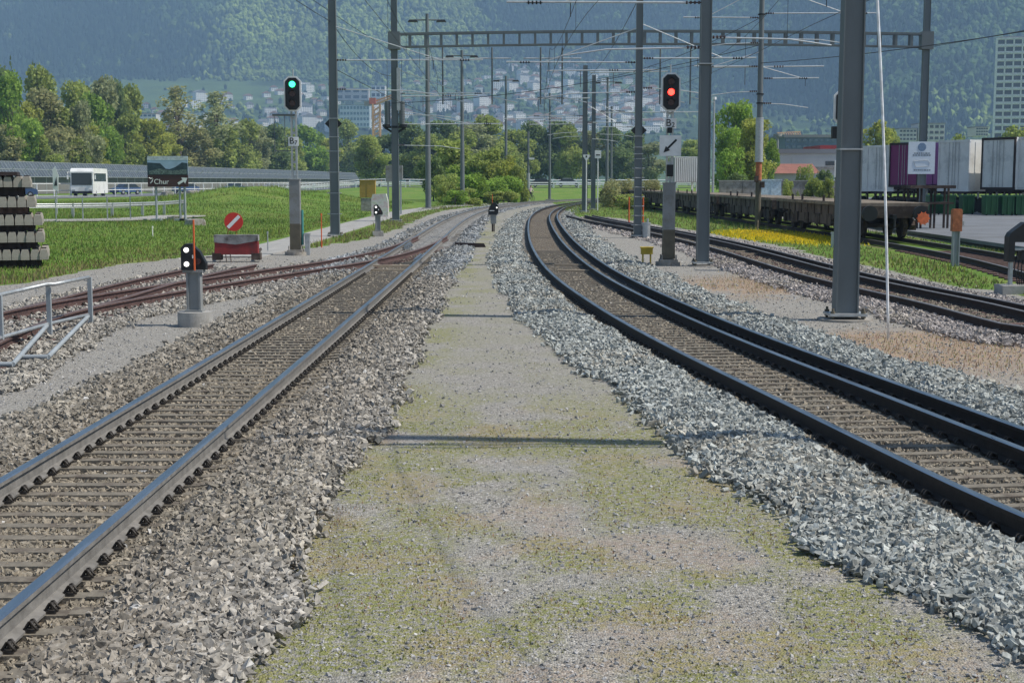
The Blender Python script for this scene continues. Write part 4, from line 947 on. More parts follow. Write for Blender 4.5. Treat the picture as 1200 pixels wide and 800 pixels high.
def railing(name, label, P, h, step, m_, bars=(1.0,), r=.025, cat='railing', z0=None, mesh=False, lo=0):
    P = smooth(P, step, 2); x0, y0 = P[0]; base = float(gz(x0, y0)) if z0 is None else z0
    root = empty(name, (float(x0), float(y0), base), 0, label, cat); rel = [(q[0]-x0, q[1]-y0, (float(gz(q[0], q[1])) if z0 is None else z0)-base) for q in P]
    pm = MB(); pm.box((0, 0, h/2), (r*2.2, r*2.2, h)); po = None
    for q in rel[:100]:
        if po is None: po = pm.build('post', m_, root); o = po
        else: o = po.copy(); COL.objects.link(o); o.parent = root
        o.location = q
    for b in bars:
        m = MB(); m.path([(q[0], q[1], q[2]+h*b) for q in rel], r, 6); m.build('rail', m_, root)
    return root
railing('railing', 'thin grey post railing along the pale pavement left of the sleeper stack', [(-30, 58), (-24, 64.5), (-21, 68.5), (-19.3, 71.5)], 1.25, 1.5, M['galv'], (.98, .55), .022)
railing('guard_rail', 'low crash barrier behind the pavement railing', [(-36, 64), (-26, 70), (-21, 76), (-19.5, 84)], .75, 2.5, M['galv'], (.95, .8), .06, 'crash barrier')
railing('road_fence', 'long white post fence between meadow and main road', [(-86, 85), (-60, 138), (-46, 190), (-40, 240), (-37, 330), (-36, 420)], 1.6, 3.4, M['whitebd'], (1.0, .5), .05, 'fence')
railing('guard_rail', 'white crash barrier on the far cross road', [(-42, 232), (-20, 233.5), (20, 235.5), (60, 233)], .85, 4, M['whitebd'], (1.0, .6), .09, 'crash barrier')
railing('guard_rail', 'second white crash barrier beyond the far cross road', [(-42, 242), (-20, 243), (20, 244.5), (60, 243)], 1.3, 4, M['whitebd'], (1.0, .55), .08, 'crash barrier')

# ---------------------------------------------------------------- vehicles
def wheel(r, w_):
    m = MB(); m.tube((-w_/2, 0, 0), (w_/2, 0, 0), r, 18); return m
def add_wheel(root, x, y, r, w_):
    o = wheel(r, w_).build('wheel', M['tyre'], root); o.location = (x, y, r)
    m = MB(); m.tube((-w_/2-.01, 0, 0), (w_/2+.01, 0, 0), r*.55, 12); m.build('rim', M['galv'], o)
# bus
d = 165; root = empty('coach_bus', (X(89, d)+.6, d+4.4, float(gz(X(112, d), d))+.08), R(-152+180-10), 'white coach with a large dark windscreen on the left road', 'bus')
root.rotation_euler = (0, 0, R(6))
L_, W_, H_ = 9.5, 2.55, 3.3
m = MB(); m.prism([(-L_/2, .35), (-L_/2, 2.9), (-L_/2+.25, H_-.1), (-L_/2+.7, H_), (L_/2-.3, H_), (L_/2, H_-.4), (L_/2, .35)], -W_/2, W_/2, 0, 'x')
m.build('body', M['white'], root)
m = MB(); m.prism([(-L_/2+.02-.05, 1.35), (-L_/2-.03, 2.75), (-L_/2+.05, 2.78), (-L_/2+.05, 1.35)], -W_/2+.12, W_/2-.12, 0, 'x'); m.build('windscreen', M['glass'], root)
for k in range(4):
    m = MB(); m.box((W_/2+.005, -L_/2+1.6+k*1.95, 2.25-.0), (.03, 1.85, .95)); m.build('side_window', M['glass'], root)
    m = MB(); m.box((-W_/2-.005, -L_/2+1.6+k*1.95, 2.25), (.03, 1.85, .95)); m.build('side_window', M['glass'], root)
for sx in (-1, 1):
    m = MB(); m.box((sx*.95, -L_/2-.02, .75), (.35, .06, .18)); m.build('headlight', M['galv'], root)
    m = MB(); m.path([(sx*W_/2, -L_/2+.2, 2.8), (sx*(W_/2+.25), -L_/2-.15, 2.85), (sx*(W_/2+.28), -L_/2-.18, 2.4)], .04, 5); m.box((sx*(W_/2+.28), -L_/2-.18, 2.25), (.12, .2, .45)); m.build('mirror', M['white'], root)
    for yy in (-L_/2+2, L_/2-2.2): add_wheel(root, sx*(W_/2-.15), yy, .48, .28)
m = MB(); m.box((0, -L_/2-.03, .5), (2.3, .08, .28)); m.build('bumper', M['black'], root)
def car(px, d, rz, m_, label, zoff=.1):
    x = X(px, d); root = empty('car', (x, d, float(gz(x, d))+zoff), rz, label, 'car', None)
    m = MB(); m.prism([(-2.1, .3), (-2.15, .75), (-1.2, .92), (1.9, .95), (2.1, .8), (2.1, .3)], -.86, .86, 0, 'x'); m.build('body', m_, root)
    m = MB(); m.prism([(-1.25, .9), (-.5, 1.42), (1.0, 1.42), (1.75, .93)], -.76, .76, 0, 'x'); m.build('cabin', M['glass'], root)
    m = MB(); m.prism([(-.5, 1.41), (-.45, 1.47), (.95, 1.47), (1.05, 1.41)], -.74, .74, 0, 'x'); m.build('roof', m_, root)
    for sx in (-1, 1):
        for yy in (-1.3, 1.3): add_wheel(root, sx*.78, yy, .32, .2)
    return root
car(150, 190, R(-30), M['cartblue'], 'dark blue car behind the coach on the left road')
car(24, 158, R(-70), M['cartblue'], 'blue car partly behind the sleeper stack')
car(220, 215, R(-30), M['cartblue'], 'blue car behind the brown tourist sign')
car(276, 240, R(-20), M['cartblue'], 'blue-grey car on the left road above the buffer stop')
car(419, 330, R(-5), M['white'], 'white car near the ochre box at the end of the solar wall', .1)
car(666, 238, R(88), M['white'], 'white car on the far cross road', .14)
car(636, 239, R(88), M['cardark'], 'dark car on the far cross road between the thin masts', .14)

# ---------------------------------------------------------------- swap bodies at right
def swap_body(px, d, ytop, ybot, mA, mB, label, alpha=R(62), L_=7.4, W_=2.5, group='swap bodies parked in the yard', top=None, kind='doors'):
    zb, zt = Z(ybot, d), Z(ytop, d); h = zt-zb; x = X(px, d)
    root = empty('swap_body', (x, d, .235), -alpha, label, 'swap body', group); zb -= .235
    # local: door face along +x from origin, body runs to +y
    m = MB(); m.box((W_/2, L_/2, zb+h/2), (W_, L_, h)); m.build('body', [mB], root)
    m = MB(); m.box((W_/2, -.03, zb+h/2), (W_-.02, .05, h-.02)); m.build('door_panel' , mA, root)
    m = MB(); m.box((W_/2, -.045, zb+h-.06), (W_+.05, .12, .14)); m.box((W_/2, -.045, zb+.06), (W_+.05, .12, .14)); m.box((.03, -.05, zb+h/2), (.08, .12, h)); m.box((W_-.03, -.05, zb+h/2), (.08, .12, h)); m.build('door_frame', top or M['greybody'], root)
    for xx in (.85, W_/2-.1, W_/2+.1, W_-.85):
        m = MB(); m.tube((xx, -.09, zb+.1), (xx, -.09, zb+h-.1), .015, 6); m.build('lock_rod', M['galv'], root)
    m = MB()
    for k in range(9): m.box((W_+.012, .4+k*.82, zb+h/2), (.03, .05, h-.25))
    m.build('side_rib', mB, root)
    for yy in (1.2, 2.5):
        for xx in (.35, W_-.35): m = MB(); m.tube((xx-.16, yy, .47), (xx+.16, yy, .47), .47, 16); o = m.build('wheel', M['tyre'], root)
    m = MB(); m.box((W_/2, .15, zb*.55), (W_-.1, .12, .14)); m.box((W_/2-.7, .2, zb*.75), (.1, .1, zb*.5)); m.box((W_/2+.7, .2, zb*.75), (.1, .1, zb*.5)); m.build('underrun_bar', M['darkbrown'], root)
    m = MB(); m.box((W_/2, L_/2, zb-.08), (W_-.5, L_-.1, .16)); m.build('chassis', M['darkbrown'], root)
    for xx in (.25, W_-.25):
        for yy in (1.0, L_-1.0):
            m = MB(); m.tube((xx, yy, 0), (xx, yy, zb-.05), .06, 8); m.box((xx, yy, .02), (.22, .22, .04)); m.tube((xx, yy, .3), (xx, yy+.7, zb-.1), .03, 6); m.build('leg', M['galv'], root)
    return root
SB = dict(d=84)
swap_body(1147, 84, 162, 222, M['greybody'], M['white'], 'grey-doored swap body with brown frame beside the right edge', top=M['darkbrown'])
swap_body(1097, 87, 165, 224, M['greybody'], M['offwhite'], 'grey-ended swap body with bright cream side, second from right', top=M['greybody'])
swap_body(1078, 91, 167, 223, M['greybody'], M['white'], 'grey swap body half hidden behind the white notice board')
swap_body(1040, 90, 168, 219, M['purple'], M['violet'], 'purple swap body left of the white notice board', top=M['darkbrown'])
swap_body(1014, 92, 171, 224, M['greybody'], M['greybody'], 'plain grey swap body just right of the big mast')
swap_body(988, 94, 172, 224, M['greybody'], M['white'], 'pale swap body mostly hidden behind the big mast')
swap_body(1189, 82, 161, 222, M['white'], M['white'], 'white swap body cut off by the right edge')
# green bins behind
rnd = random.Random(9); lb = ['leftmost', 'second', 'third', 'fourth', 'fifth', 'rightmost']
for i, px in enumerate((1091, 1108, 1130, 1157, 1176, 1192)):
    d = 82-.8*(i % 2) if px < 1140 else 79.5; m = MB(); m.box((0, 0, .55), (.62, .7, 1.0), taper=1.08); m.prism([(-.38, 1.05), (.38, 1.05), (.34, 1.14), (-.34, 1.14)], -.45, .45, 0)
    for k in (-.3, 0, .3): m.box((k, -.41, .62), (.05, .04, 1.1))
    root = empty('waste_bin', (X(px, d), d, .235), 0, f'green waste bin under the swap bodies, {lb[i]} of the row', 'waste bin', 'green bins under the swap bodies')
    m.build('bin_body', M['green'], root)
    for sx in (-.26, .26): o = wheel(.1, .06).build('wheel', M['tyre'], root); o.location = (sx, -.3, .1)

# ---------------------------------------------------------------- flat wagons
def flat_wagon(y0, y1, label, x=None):
    xa, xb = [float(np.interp(q, cl_r2[:, 1], cl_r2[:, 0])) for q in (y0, y1)]; L_ = math.hypot(xb-xa, y1-y0); root = empty('flat_wagon', (xa, y0, 0), -math.atan2(xb-xa, y1-y0), label, 'flat wagon', 'empty flat wagons on the weedy siding')
    DZ = 1.4; W_ = 2.6
    m = MB(); m.box((0, L_/2, DZ-.06), (W_, L_, .09)); 
    for k in range(int(L_/.45)): m.box((0, .25+k*.45, DZ), (W_-.06, .40, .03))
    m.build('deck', M['deck'], root)
    for sx in (-1, 1):
        m = MB(); m.prism([(.1, DZ-.12), (.1, DZ-.42), (2.6, DZ-.42), (4.2, DZ-.85), (L_-4.2, DZ-.85), (L_-2.6, DZ-.42), (L_-.1, DZ-.42), (L_-.1, DZ-.12)], sx*1.15-.05, sx*1.15+.05, 0, 'x')
        for k in range(int(L_/1.2)): m.box((sx*1.22, .5+k*1.2, DZ-.32), (.05, .09, .36))
        m.build('side_beam', M['wagongrey'], root)
    m = MB()
    for sx in (-1, 1): m.box((sx*.45, L_/2, DZ-.32), (.2, L_-.6, .36))
    for k in range(6): m.box((0, L_*(k+.5)/6, DZ-.3), (2.1, .16, .25))
    m.box((0, L_/2, .75), (1.2, 2.2, .5)); m.build('underframe', M['wagonbrown'], root)
    for k in range(4):
        m = MB(); yy = 3.9+k*(L_-7.8)/3; m.box((-1.0, yy, .72), (.5, .7, .42)); m.tube((-1.1, yy-.6, .6), (-1.1, yy+.6, .6), .05, 6); m.tube((-.7, yy+.2, .35), (-1.2, yy+.3, 1.1), .03, 6); m.build('underframe_box', M['wagonbrown'], root)
    for k in range(int(L_/1.9)):
        if (k*7+int(y0)) % 3: m = MB(); m.box((-W_/2+.06, 1.0+k*1.9, DZ+.10), (.07, .09, .26)); m.build('stake', M['darkbrown'], root)
    for yb in (2.0, L_-2.0):
        b = empty('bogie', (0, yb, 0)); b.parent = root
        m = MB()
        for sx in (-1, 1):
            m.prism([(-1.3, .62), (-1.1, .85), (-.4, .9), (-.25, .55), (.25, .55), (.4, .9), (1.1, .85), (1.3, .62), (1.0, .45), (-1.0, .45)], sx*1.0-.07, sx*1.0+.07, 0, 'x')
            for yy in (-.9, .9): m.box((sx*1.05, yy, .62), (.24, .32, .36))
        m.box((0, 0, .72), (2.1, .45, .35)); m.build('bogie_frame', M['wagonbrown'], b)
        for yy in (-.9, .9):
            m = MB()
            for sx in (-1, 1): m.tube((sx*.72-.07, 0, 0), (sx*.72+.07, 0, 0), .44, 22); m.tube((sx*.65-.02, 0, 0), (sx*.65+.02, 0, 0), .47, 22)
            m.tube((-1.05, 0, 0), (1.05, 0, 0), .08, 8); o = m.build('wheelset', M['wagonbrown'], b); o.location = (0, yy, RT+.44)
    for ye, s in ((0, -1), (L_, 1)):
        m = MB(); m.box((0, ye+s*.03, DZ-.3), (2.5, .16, .4)); m.build('headstock', M['wagonbrown'], root)
        for sx in (-1, 1):
            m = MB(); m.tube((sx*.875, ye+s*.1, 1.06), (sx*.875, ye+s*.55, 1.06), .09, 10); m.tube((sx*.875, ye+s*.5, 1.06), (sx*.875, ye+s*.6, 1.06), .27, 16); m.build('buffer', M['black'], root)
        m = MB(); m.box((0, ye+s*.3, .95), (.12, .5, .14)); m.tube((0, ye+s*.5, .95), (0, ye+s*.5, .55), .035, 6); m.build('coupling', M['black'], root)
    return root
flat_wagon(48.8, 62.5, 'empty flat wagon nearest the camera, right of the big grey mast')
flat_wagon(63.8, 77.5, 'empty rusty flat wagon behind the two middle masts, second from the right')
flat_wagon(78.8, 95, 'empty flat wagon, third from the right')
flat_wagon(96.3, 114, 'empty flat wagon, fourth from the right behind the grey signal post')
flat_wagon(115.3, 135, 'farthest flat wagon in the row, partly covered with brush')
m = MB()
for k in range(10):
    a = k*math.pi/5; m.prism([(math.cos(a-.3)*.15, math.sin(a-.3)*.15), (math.cos(a)*.25, math.sin(a)*.25), (math.cos(a+.3)*.15, math.sin(a+.3)*.15)], -.02, .02)
m.tube((0, -.03, 0), (0, .03, 0), .2, 14); o = m.build('tail_marker', mat('tail_orange', (.75, .16, .06), .5)); o.location = (14.0, 48.1, .90); tag(o, 'orange-red round marker hanging on the buffer of the nearest wagon', 'marker')
d = 58; root = empty('steel_rack', (X(1085, d), d, 0), R(5), 'low brown steel rack standing behind the nearest flat wagon', 'rack')
m = MB(); m.box((0, 0, Z(219, d)), (1.9, 1.1, .12)); m.box((0, 0, Z(238, d)), (1.8, 1.0, .08)); m.build('shelf', M['wagonbrown'], root)
for k in range(4):
    m = MB(); m.box((-.85+k*.57, 0, Z(219, d)/2), (.07, .08, Z(219, d)-.13)); m.box((-.85+k*.57, .4, Z(219, d)/2), (.07, .08, Z(219, d)-.13)); m.build('leg', M['wagonbrown'], root)
# rust brown vertical stakes & brush at the far wagon end
def brush(px, py0, wpx, d, label, i):
    pr = P_('bush', 'brown', 380+i, 'brush_pile', h=1.6, w_=3, n=2600, leaf=.14); return place(pr, X(px, d), d, .8, wpx/FPX*d, label, 'brush', z=1.42)
brush(728, 209, 34, 122, 'dry brown brush heaped on the farthest flat wagon', 0)
brush(757, 213, 30, 112, 'dry twigs lying on the fourth flat wagon', 1)
place(P_('bush', 'brown', 384, 'brush_pile', h=1.6, w_=3, n=2600, leaf=.14), X(722, 116), 116, 1.9, 3.0, 'brown brush hanging down in front of the farthest flat wagon', 'brush')
place(P_('bush', 'mid', 390, 'creeper_bush', h=2, w_=3, n=3000, leaf=.14), X(741, 108), 108, 1.2, 3.2, 'green creeper growing in front of the farthest wagons', 'bush')
# corrugated white box on legs on the wagon
d = 101; root = empty('corrugated_box', (X(800, d)+.0, d, 1.43), R(8), 'small white corrugated box raised on legs above the flat wagons', 'container')
m = MB(); m.box((0, 0, 1.5), (1.8, 1.5, 1.75), mi=1)
for k in range(13): m.box((-.84+k*.14, -.80, 1.5), (.06, .10, 1.66), mi=0)
for k in range(8): m.box((.92, -.6+k*.17, 1.5), (.05, .08, 1.66), mi=0)
m.build('box_wall', [M['white'], M['bldgrey']], root)
m = MB(); m.box((0, 0, 2.40), (1.9, 1.6, .06)); m.build('roof', M['whitebd'], root)
for sx in (-.8, .8):
    for sy in (-.65, .65): m = MB(); m.box((sx, sy, .31), (.12, .12, .62)); m.build('leg', M['whitebd'], root)

# ---------------------------------------------------------------- masts
def hmast(px, py, h, label, wf=.26, m_=None, rot=0, z=0, plinth=True, x=None, y=None, group=None, name='catenary_mast', top_taper=.8):
    p = G(px, py, z) if x is None else Vector((x, y, z))
    root = empty(name, (p.x, p.y, z), rot, label, 'mast', group)
    m = MB(); fl = .022; ww = wf*1.0; 
    def hb(z0, z1, s0, s1):
        # H section: web seen from the front, flanges left and right edges
        for (cx, sx, cy, sy, mi) in ((-ww/2, fl, 0, ww*.95, 1), (ww/2, fl, 0, ww*.95, 1), (0, ww-fl, -ww*.30, fl, 0)):
            vs = []
            for zz, s in ((z0, s0), (z1, s1)):
                for a, b in ((-1, -1), (1, -1), (1, 1), (-1, 1)): vs.append(((cx+a*sx/2)*s, (cy+b*sy/2)*s, zz))
            m.add(vs, [(3,2,1,0),(4,5,6,7),(0,1,5,4),(1,2,6,5),(2,3,7,6),(3,0,4,7)], 0)
    hb(.12, h, 1, top_taper); m.build('shaft', m_ or M['slate'], root)
    if plinth:
        m = MB(); m.box((0, 0, .10), (ww*1.75, ww*1.6, .04)); m.build('base_plate', M['galv'], root)
        for sx in (-1, 1):
            for sy in (-1, 1):
                m = MB(); m.tube((sx*ww*.72, sy*ww*.62, 0), (sx*ww*.72, sy*ww*.62, .20), .02, 6); m.tube((sx*ww*.72, sy*ww*.62, .115), (sx*ww*.72, sy*ww*.62, .155), .038, 6); m.tube((sx*ww*.72, sy*ww*.62, .05), (sx*ww*.72, sy*ww*.62, .085), .038, 6); m.build('bolt', M['brownpost'], root)
        m = MB(); m.tube((0, 0, -.1), (0, 0, .03), ww*1.3, 20); m.build('foundation', M['concold'], root)
    return root
G_R = 'grey H-section masts along the right track'; G_L = 'grey masts along the left track'
P1 = hmast(990, 375, 10.5, 'nearest and thickest grey H-section mast at right', .33)
P2 = hmast(823, 312, 10.2, 'second grey mast from the right, just right of the red signal', .29)
P3 = hmast(747, 279, 10.2, 'grey mast with step irons left of the grey signal post', .27)
P4 = hmast(685, 249, 10.0, 'left one of the two far masts standing close together', .36)
P5 = hmast(695, 246, 10.0, 'right one of the two far masts standing close together', .32)
L1 = hmast(393, 278, 10.6, 'dark mast right of the green signal, left of the track', .33)
L2p = G(464, 260)
L2 = hmast(464, 260, 14.5, 'portal mast with tensioning weights left of the track', .36)
def steps(root, z0, z1, n, wf):
    for k in range(n):
        m = MB(); zz = z0+(z1-z0)*k/(n-1); m.tube((-wf, -.1, zz), (wf, -.1, zz), .016, 6); m.build('step_iron', M['galv'], root)
steps(P3, .5, 3.0, 8, .24); steps(L1, .9, 3.3, 4, .28)
def yield_plate(root, z, wf):
    for sx in (-1, 1):
        m = MB(); m.prism([(sx*wf/2, z-.16), (sx*(wf/2+.17), z), (sx*wf/2, z+.16)], -.12, -.10); m.build('marker_plate', M['black'], root)
yield_plate(L1, Z(145, 54.6), .33); yield_plate(P3, Z(152, 53), .27)
for root, z in ((P3, Z(159, 53)), (P3, Z(172, 53)), (P3, Z(180, 53)), (L1, Z(138, 54)), (L1, Z(160, 54)), (P1, Z(175, 22)), (P2, Z(75, 36))):
    m = MB(); m.box((0, 0, z), (.37, .30, .025)); m.build('band', M['galv'], root)
# off-frame mast at right whose shadow crosses the path
P0 = hmast(0, 0, 10.2, 'grey mast just outside the frame at right', .24, x=6.6, y=10.9)
# light masts
def light_mast(px, py, ytop, label, w_=.24):
    p = G(px, py); d = p.y; h = Z(ytop, d); root = empty('light_mast', (p.x, p.y, 0), 0, label, 'light mast', None)
    m = MB(); m.tube((0, 0, 0), (0, 0, h), w_/2*1.25, 10, r2=w_/2*.7); m.build('pole', M['slate'], root)
    m = MB(); m.tube((-.9, 0, h-.1), (.9, 0, h-.1), .05, 6); m.tube((0, 0, h-.2), (0, 0, h+.35), .12, 8); m.build('crossarm', M['slate'], root)
    for sx in (-1, 1):
        m = MB(); m.box((sx*1.05, 0, h-.17), (.75, .5, .16), taper=.7); m.build('floodlight', M['black'], root)
    m = MB(); m.box((0, 0, .06), (.9, .9, .2)); m.build('foundation', M['concrete'], root)
    return root
light_mast(502, 246, 22, 'tallest light mast with twin floodlights, right of the portal mast', .36)
light_mast(542, 241.5, 64, 'second light mast with twin floodlights behind the left track', .34)
light_mast(593, 235.5, 93, 'third, thinner light mast at the end of the slope bushes', .30)
light_mast(644, 235.0, 113, 'fourth and farthest light mast above the far cross road', .26)
light_mast(711, 238, 95, 'light mast standing right of the pair of far masts', .30)
light_mast(716, 237, 129, 'shorter light mast close behind the one right of the far mast pair', .24)
# small street lamp
p = G(619, 236); root = empty('street_lamp', (p.x, p.y, 0), 0, 'thin pole with a small white lamp head above the track bend', 'street lamp')
m = MB(); h = Z(154, p.y); m.tube((0, 0, 0), (0, 0, h), .12, 8); m.build('pole', M['slate'], root)
m = MB(); m.tube((0, 0, 0), (0, 0, 3), .19, 8); m.build('sleeve', M['galv'], root)
m = MB(); zl = Z(186, p.y); m.box((.35, 0, zl), (.6, .3, .2)); m.tube((0, 0, zl), (.3, 0, zl), .04, 5); m.build('lamp_head', M['white'], root)
# slim lamp left of the tree cluster at right
p = G(832, 262); root = empty('street_lamp', (11.2, 74, 0), 0, 'slim galvanised lamp pole right behind the second mast', 'street lamp'); root.location = (X(834, 92), 92, 0)
m = MB(); h = Z(116, 92); m.tube((0, 0, 0), (0, 0, h), .09, 8, r2=.06); m.build('pole', M['galv'], root)
m = MB(); m.tube((0, 0, h-.05), (0, 0, h+.12), .14, 8); m.build('lamp_head', M['white'], root)
# round galvanised mast with rusty foot, at px 887
d = 64; root = empty('round_mast', (X(887, d), d, 0), 0, 'dark mast with a pale galvanised sleeve and rusty foot in front of the flat wagons', 'mast')
z0, z1, z2 = Z(190, d), Z(139, d), 12
m = MB(); m.tube((0, 0, z1), (0, 0, z2), .13, 12, r2=.11); m.build('upper_pole', M['slate'], root)
m = MB(); m.tube((0, 0, z0), (0, 0, z1), .18, 16); m.tube((0, 0, z1), (0, 0, z1+.04), .19, 16); m.tube((0, 0, z0), (0, 0, z0+.08), .2, 16); m.build('sleeve', M['galv'], root)
m = MB(); m.tube((0, 0, 2.2), (0, 0, z0), .14, 12); m.build('rusty_section', M['rustpost'], root)
m = MB(); m.tube((0, 0, 0), (0, 0, 2.2), .13, 12); m.build('foot', M['brownpost'], root)
for zz in (5.6, 6.0, 9.5): m = MB(); m.tube((0, 0, zz), (0, 0, zz+.06), .17, 12); m.build('clamp', M['black'], root)
for a, b in ((2.0, .2), (2.25, -.15)): m = MB(); m.box((b*.8, -.12, a), (.18, .12, .28)); m.build('terminal_box', M['wagonbrown'], root)

# ---------------------------------------------------------------- portal
pd = L2p.y; xr = X(1077, pd); zb = Z(48, pd)
root = empty('portal_beam', (L2p.x, pd, zb), 0, 'long lattice portal beam spanning all tracks at the top', 'portal beam'); LL = xr-L2p.x
arch = lambda t: .16*math.sin(math.pi*t)
m = MB(); n_ = 34
for sy in (-.25, .25):
    for (dz, th) in ((.33, .10), (-.33, .07)):
        for k in range(n_):
            t0, t1 = k/n_, (k+1)/n_; m.add(*[( [(LL*t0, sy-.05, dz+arch(t0)-th/2), (LL*t1, sy-.05, dz+arch(t1)-th/2), (LL*t1, sy+.05, dz+arch(t1)-th/2), (LL*t0, sy+.05, dz+arch(t0)-th/2), (LL*t0, sy-.05, dz+arch(t0)+th/2), (LL*t1, sy-.05, dz+arch(t1)+th/2), (LL*t1, sy+.05, dz+arch(t1)+th/2), (LL*t0, sy+.05, dz+arch(t0)+th/2)]), [(3,2,1,0),(4,5,6,7),(0,1,5,4),(2,3,7,6)]])
m.build('chord', M['slate'], root)
for k in range(n_+1):
    t = k/n_; m = MB(); m.box((LL*t, -.25, arch(t)), (.12, .05, .6)); m.box((LL*t, .25, arch(t)), (.12, .05, .6)); m.box((LL*t, 0, arch(t)-.30), (.06, .5, .05)); m.build('batten', M['slate'], root)
rr_ = hmast(0, 0, 13.5, 'tall mast carrying the right end of the portal beam', .36, x=xr, y=pd, plinth=False)
for o_, z_ in ((rr_, zb), (L2, zb)):
    m = MB(); m.box((0, 0, z_), (.62, .62, .9)); m.build('clamp', M['slate'], o_)
# weights on the portal mast
for sx in (-1, 1):
    m = MB(); za, zc_ = Z(146, pd), Z(119, pd); m.tube((sx*.38, -.1, za), (sx*.38, -.1, zc_), .15, 12)
    for k in range(9): m.tube((sx*.38, -.1, za+k*(zc_-za)/9), (sx*.38, -.1, za+k*(zc_-za)/9+.03), .17, 12)
    m.tube((sx*.38, -.1, zc_), (sx*.38, -.1, zc_+2.2), .012, 5); m.build('tension_weight', M['slate'], L2)
    m = MB(); m.tube((sx*.52, 0, Z(150, pd)), (0, 0, Z(157, pd)), .06, 6); m.tube((sx*.45, -.1, Z(149, pd)), (sx*.45, -.1, Z(146, pd)), .2, 10); m.build('weight_bracket', M['black'], L2)
m = MB(); m.box((0, 0, Z(149, pd)), (1.15, .3, .12)); m.build('bracket_bar', M['black'], L2)
m = MB(); m.box((.22, -.2, Z(105, pd)), (.18, .2, 2.2)); m.build('cable_duct', M['galv'], L2)

# ---------------------------------------------------------------- cantilevers and wires
def insulator(m, p, q, mi=1, r=.055):
    r = r*.62
    p = Vector(p); q = Vector(q); m.tube(p, q, r*.5, 8, mi)
    for k in range(4): c = p.lerp(q, (k+.5)/4); dd = (q-p).normalized()*.02; m.tube(c-dd, c+dd, r*1.25, 10, mi)
def cantilever(mast, x_end, ztop, x_wire=None, diag=1, label=None, zdrop=.0):
    """x_end relative to the mast; horizontal light tube with insulator and stay"""
    s = 1 if x_end > 0 else -1; m = MB()
    m.tube((s*.45, -.05, ztop), (x_end, -.05, ztop+.02), .026, 8, 0); insulator(m, (s*.14, -.05, ztop), (s*.55, -.05, ztop)); insulator(m, (x_end-s*.9, -.05, ztop+.0), (x_end-s*.5, -.05, ztop+.0), 2, .06)
    m.tube((0, -.05, ztop+1.3*diag), (x_end*.72, -.05, ztop), .018, 6, 0)
    xw = x_wire if x_wire is not None else x_end*.7
    m.tube((xw, -.05, ztop), (xw, -.05, ztop-.35), .012, 5, 2); m.tube((xw+s*-.9, -.05, ztop-1.15), (xw+s*.15, -.05, ztop-1.3), .018, 6, 0); m.tube((0, -.05, ztop-1.1), (xw-s*.9, -.05, ztop-1.15), .02, 6, 0); insulator(m, (s*.14, -.05, ztop-1.1), (s*.5, -.05, ztop-1.1))
    m.build('cantilever', [M['tubelight'], M['insul'], M['black']], mast)
ZM = 6.75
def crx(P, y): P = np.asarray(P); return float(np.interp(y, P[:, 1], P[:, 0]))
for mast in (P2, P3, P4, P5):
    x, y = mast.location.x, mast.location.y; xe = crx(cl_right, y)-x
    cantilever(mast, xe-1.6, ZM-.15, xe)
cantilever(P2, 5.4, ZM+.1, 3.0); cantilever(P3, 4.4, ZM, 2.2); cantilever(P1, -4.0, ZM, -3.0); cantilever(P0, -4, ZM, -3.2)
cantilever(P4, 3.0, ZM-.6); cantilever(P5, 4.0, ZM)
for mast in (L1, L2):
    x, y = mast.location.x, mast.location.y; cantilever(mast, crx(cl_left, y)-x+1.9, ZM-.0, crx(cl_left, y)-x)
cantilever(L2, 5.6, ZM-1.6, 3.3, .6)
for px, y, L_, zz, lb in ((887, 64, -4.0, 9.2, None),):
    rr2 = [o for o in bpy.data.objects if o.name.startswith('round_mast') and o.parent is None][0]
    cantilever(rr2, -3.5, Z(21, 64), -2.5); cantilever(rr2, 5.2, Z(16, 64), 3.5); cantilever(rr2, -3.0, Z(78, 64)+.0, -2.2, .5); cantilever(rr2, 2.6, Z(92, 64), 2.0, .4)
# portal hangers
for px, lb in ((633, 'a'), (658, 'b'), (771, 'c'), (806, 'd'), (520, 'e'), (577, 'f')):
    x = X(px, pd); m = MB(); m.tube((x-L2p.x, 0, -.35), (x-L2p.x, 0, -3.3), .045, 6, 0); m.tube((x-L2p.x, 0, -2.9), (x-L2p.x+1.3, 0, -3.2), .025, 6, 1); m.tube((x-L2p.x-.9, 0, -.9), (x-L2p.x+1.0, 0, -.9), .03, 6, 1); insulator(m, (x-L2p.x, 0, -.9), (x-L2p.x, 0, -1.35), 2)
    m.build('drop_bracket', [M['slate'], M['tubelight'], M['insul']], root)
def catenary(P, y0, y1, xoff, label, span=24, zc=5.75, zm=6.95, droppers=True, name='overhead_line'):
    ys_ = np.arange(y0, y1+.1, 3.0); pts_c = []; pts_m = []
    rt = empty(name, (crx(P, y0)+xoff, y0, 0), 0, label, 'overhead line'); ox, oy = crx(P, y0)+xoff, y0
    for yy in ys_:
        x = crx(P, yy)+xoff; t = ((yy-y0) % span)/span; sag = 1-4*(t-.5)**2
        pts_c.append((x-ox, yy-oy, zc)); pts_m.append((x-ox, yy-oy, zm-sag*.75))
    m = MB(); m.path(pts_c, .007, 4); m.build('contact_wire', M['wire'], rt)
    m = MB(); m.path(pts_m, .007, 4); m.build('messenger_wire', M['wire'], rt)
    if droppers:
        for a, b in list(zip(pts_c, pts_m))[::2][:60]:
            m = MB(); m.tube(a, b, .006, 4); m.build('dropper', M['wire'], rt)
    return rt
catenary(cl_left, 4, 175, 0, 'overhead wires above the left shiny track')
catenary(cl_right, 4, 178, 0, 'overhead wires above the curving three-rail track')
catenary(cl_r1, 12, 110, 0, 'overhead wires above the dark brown right siding')
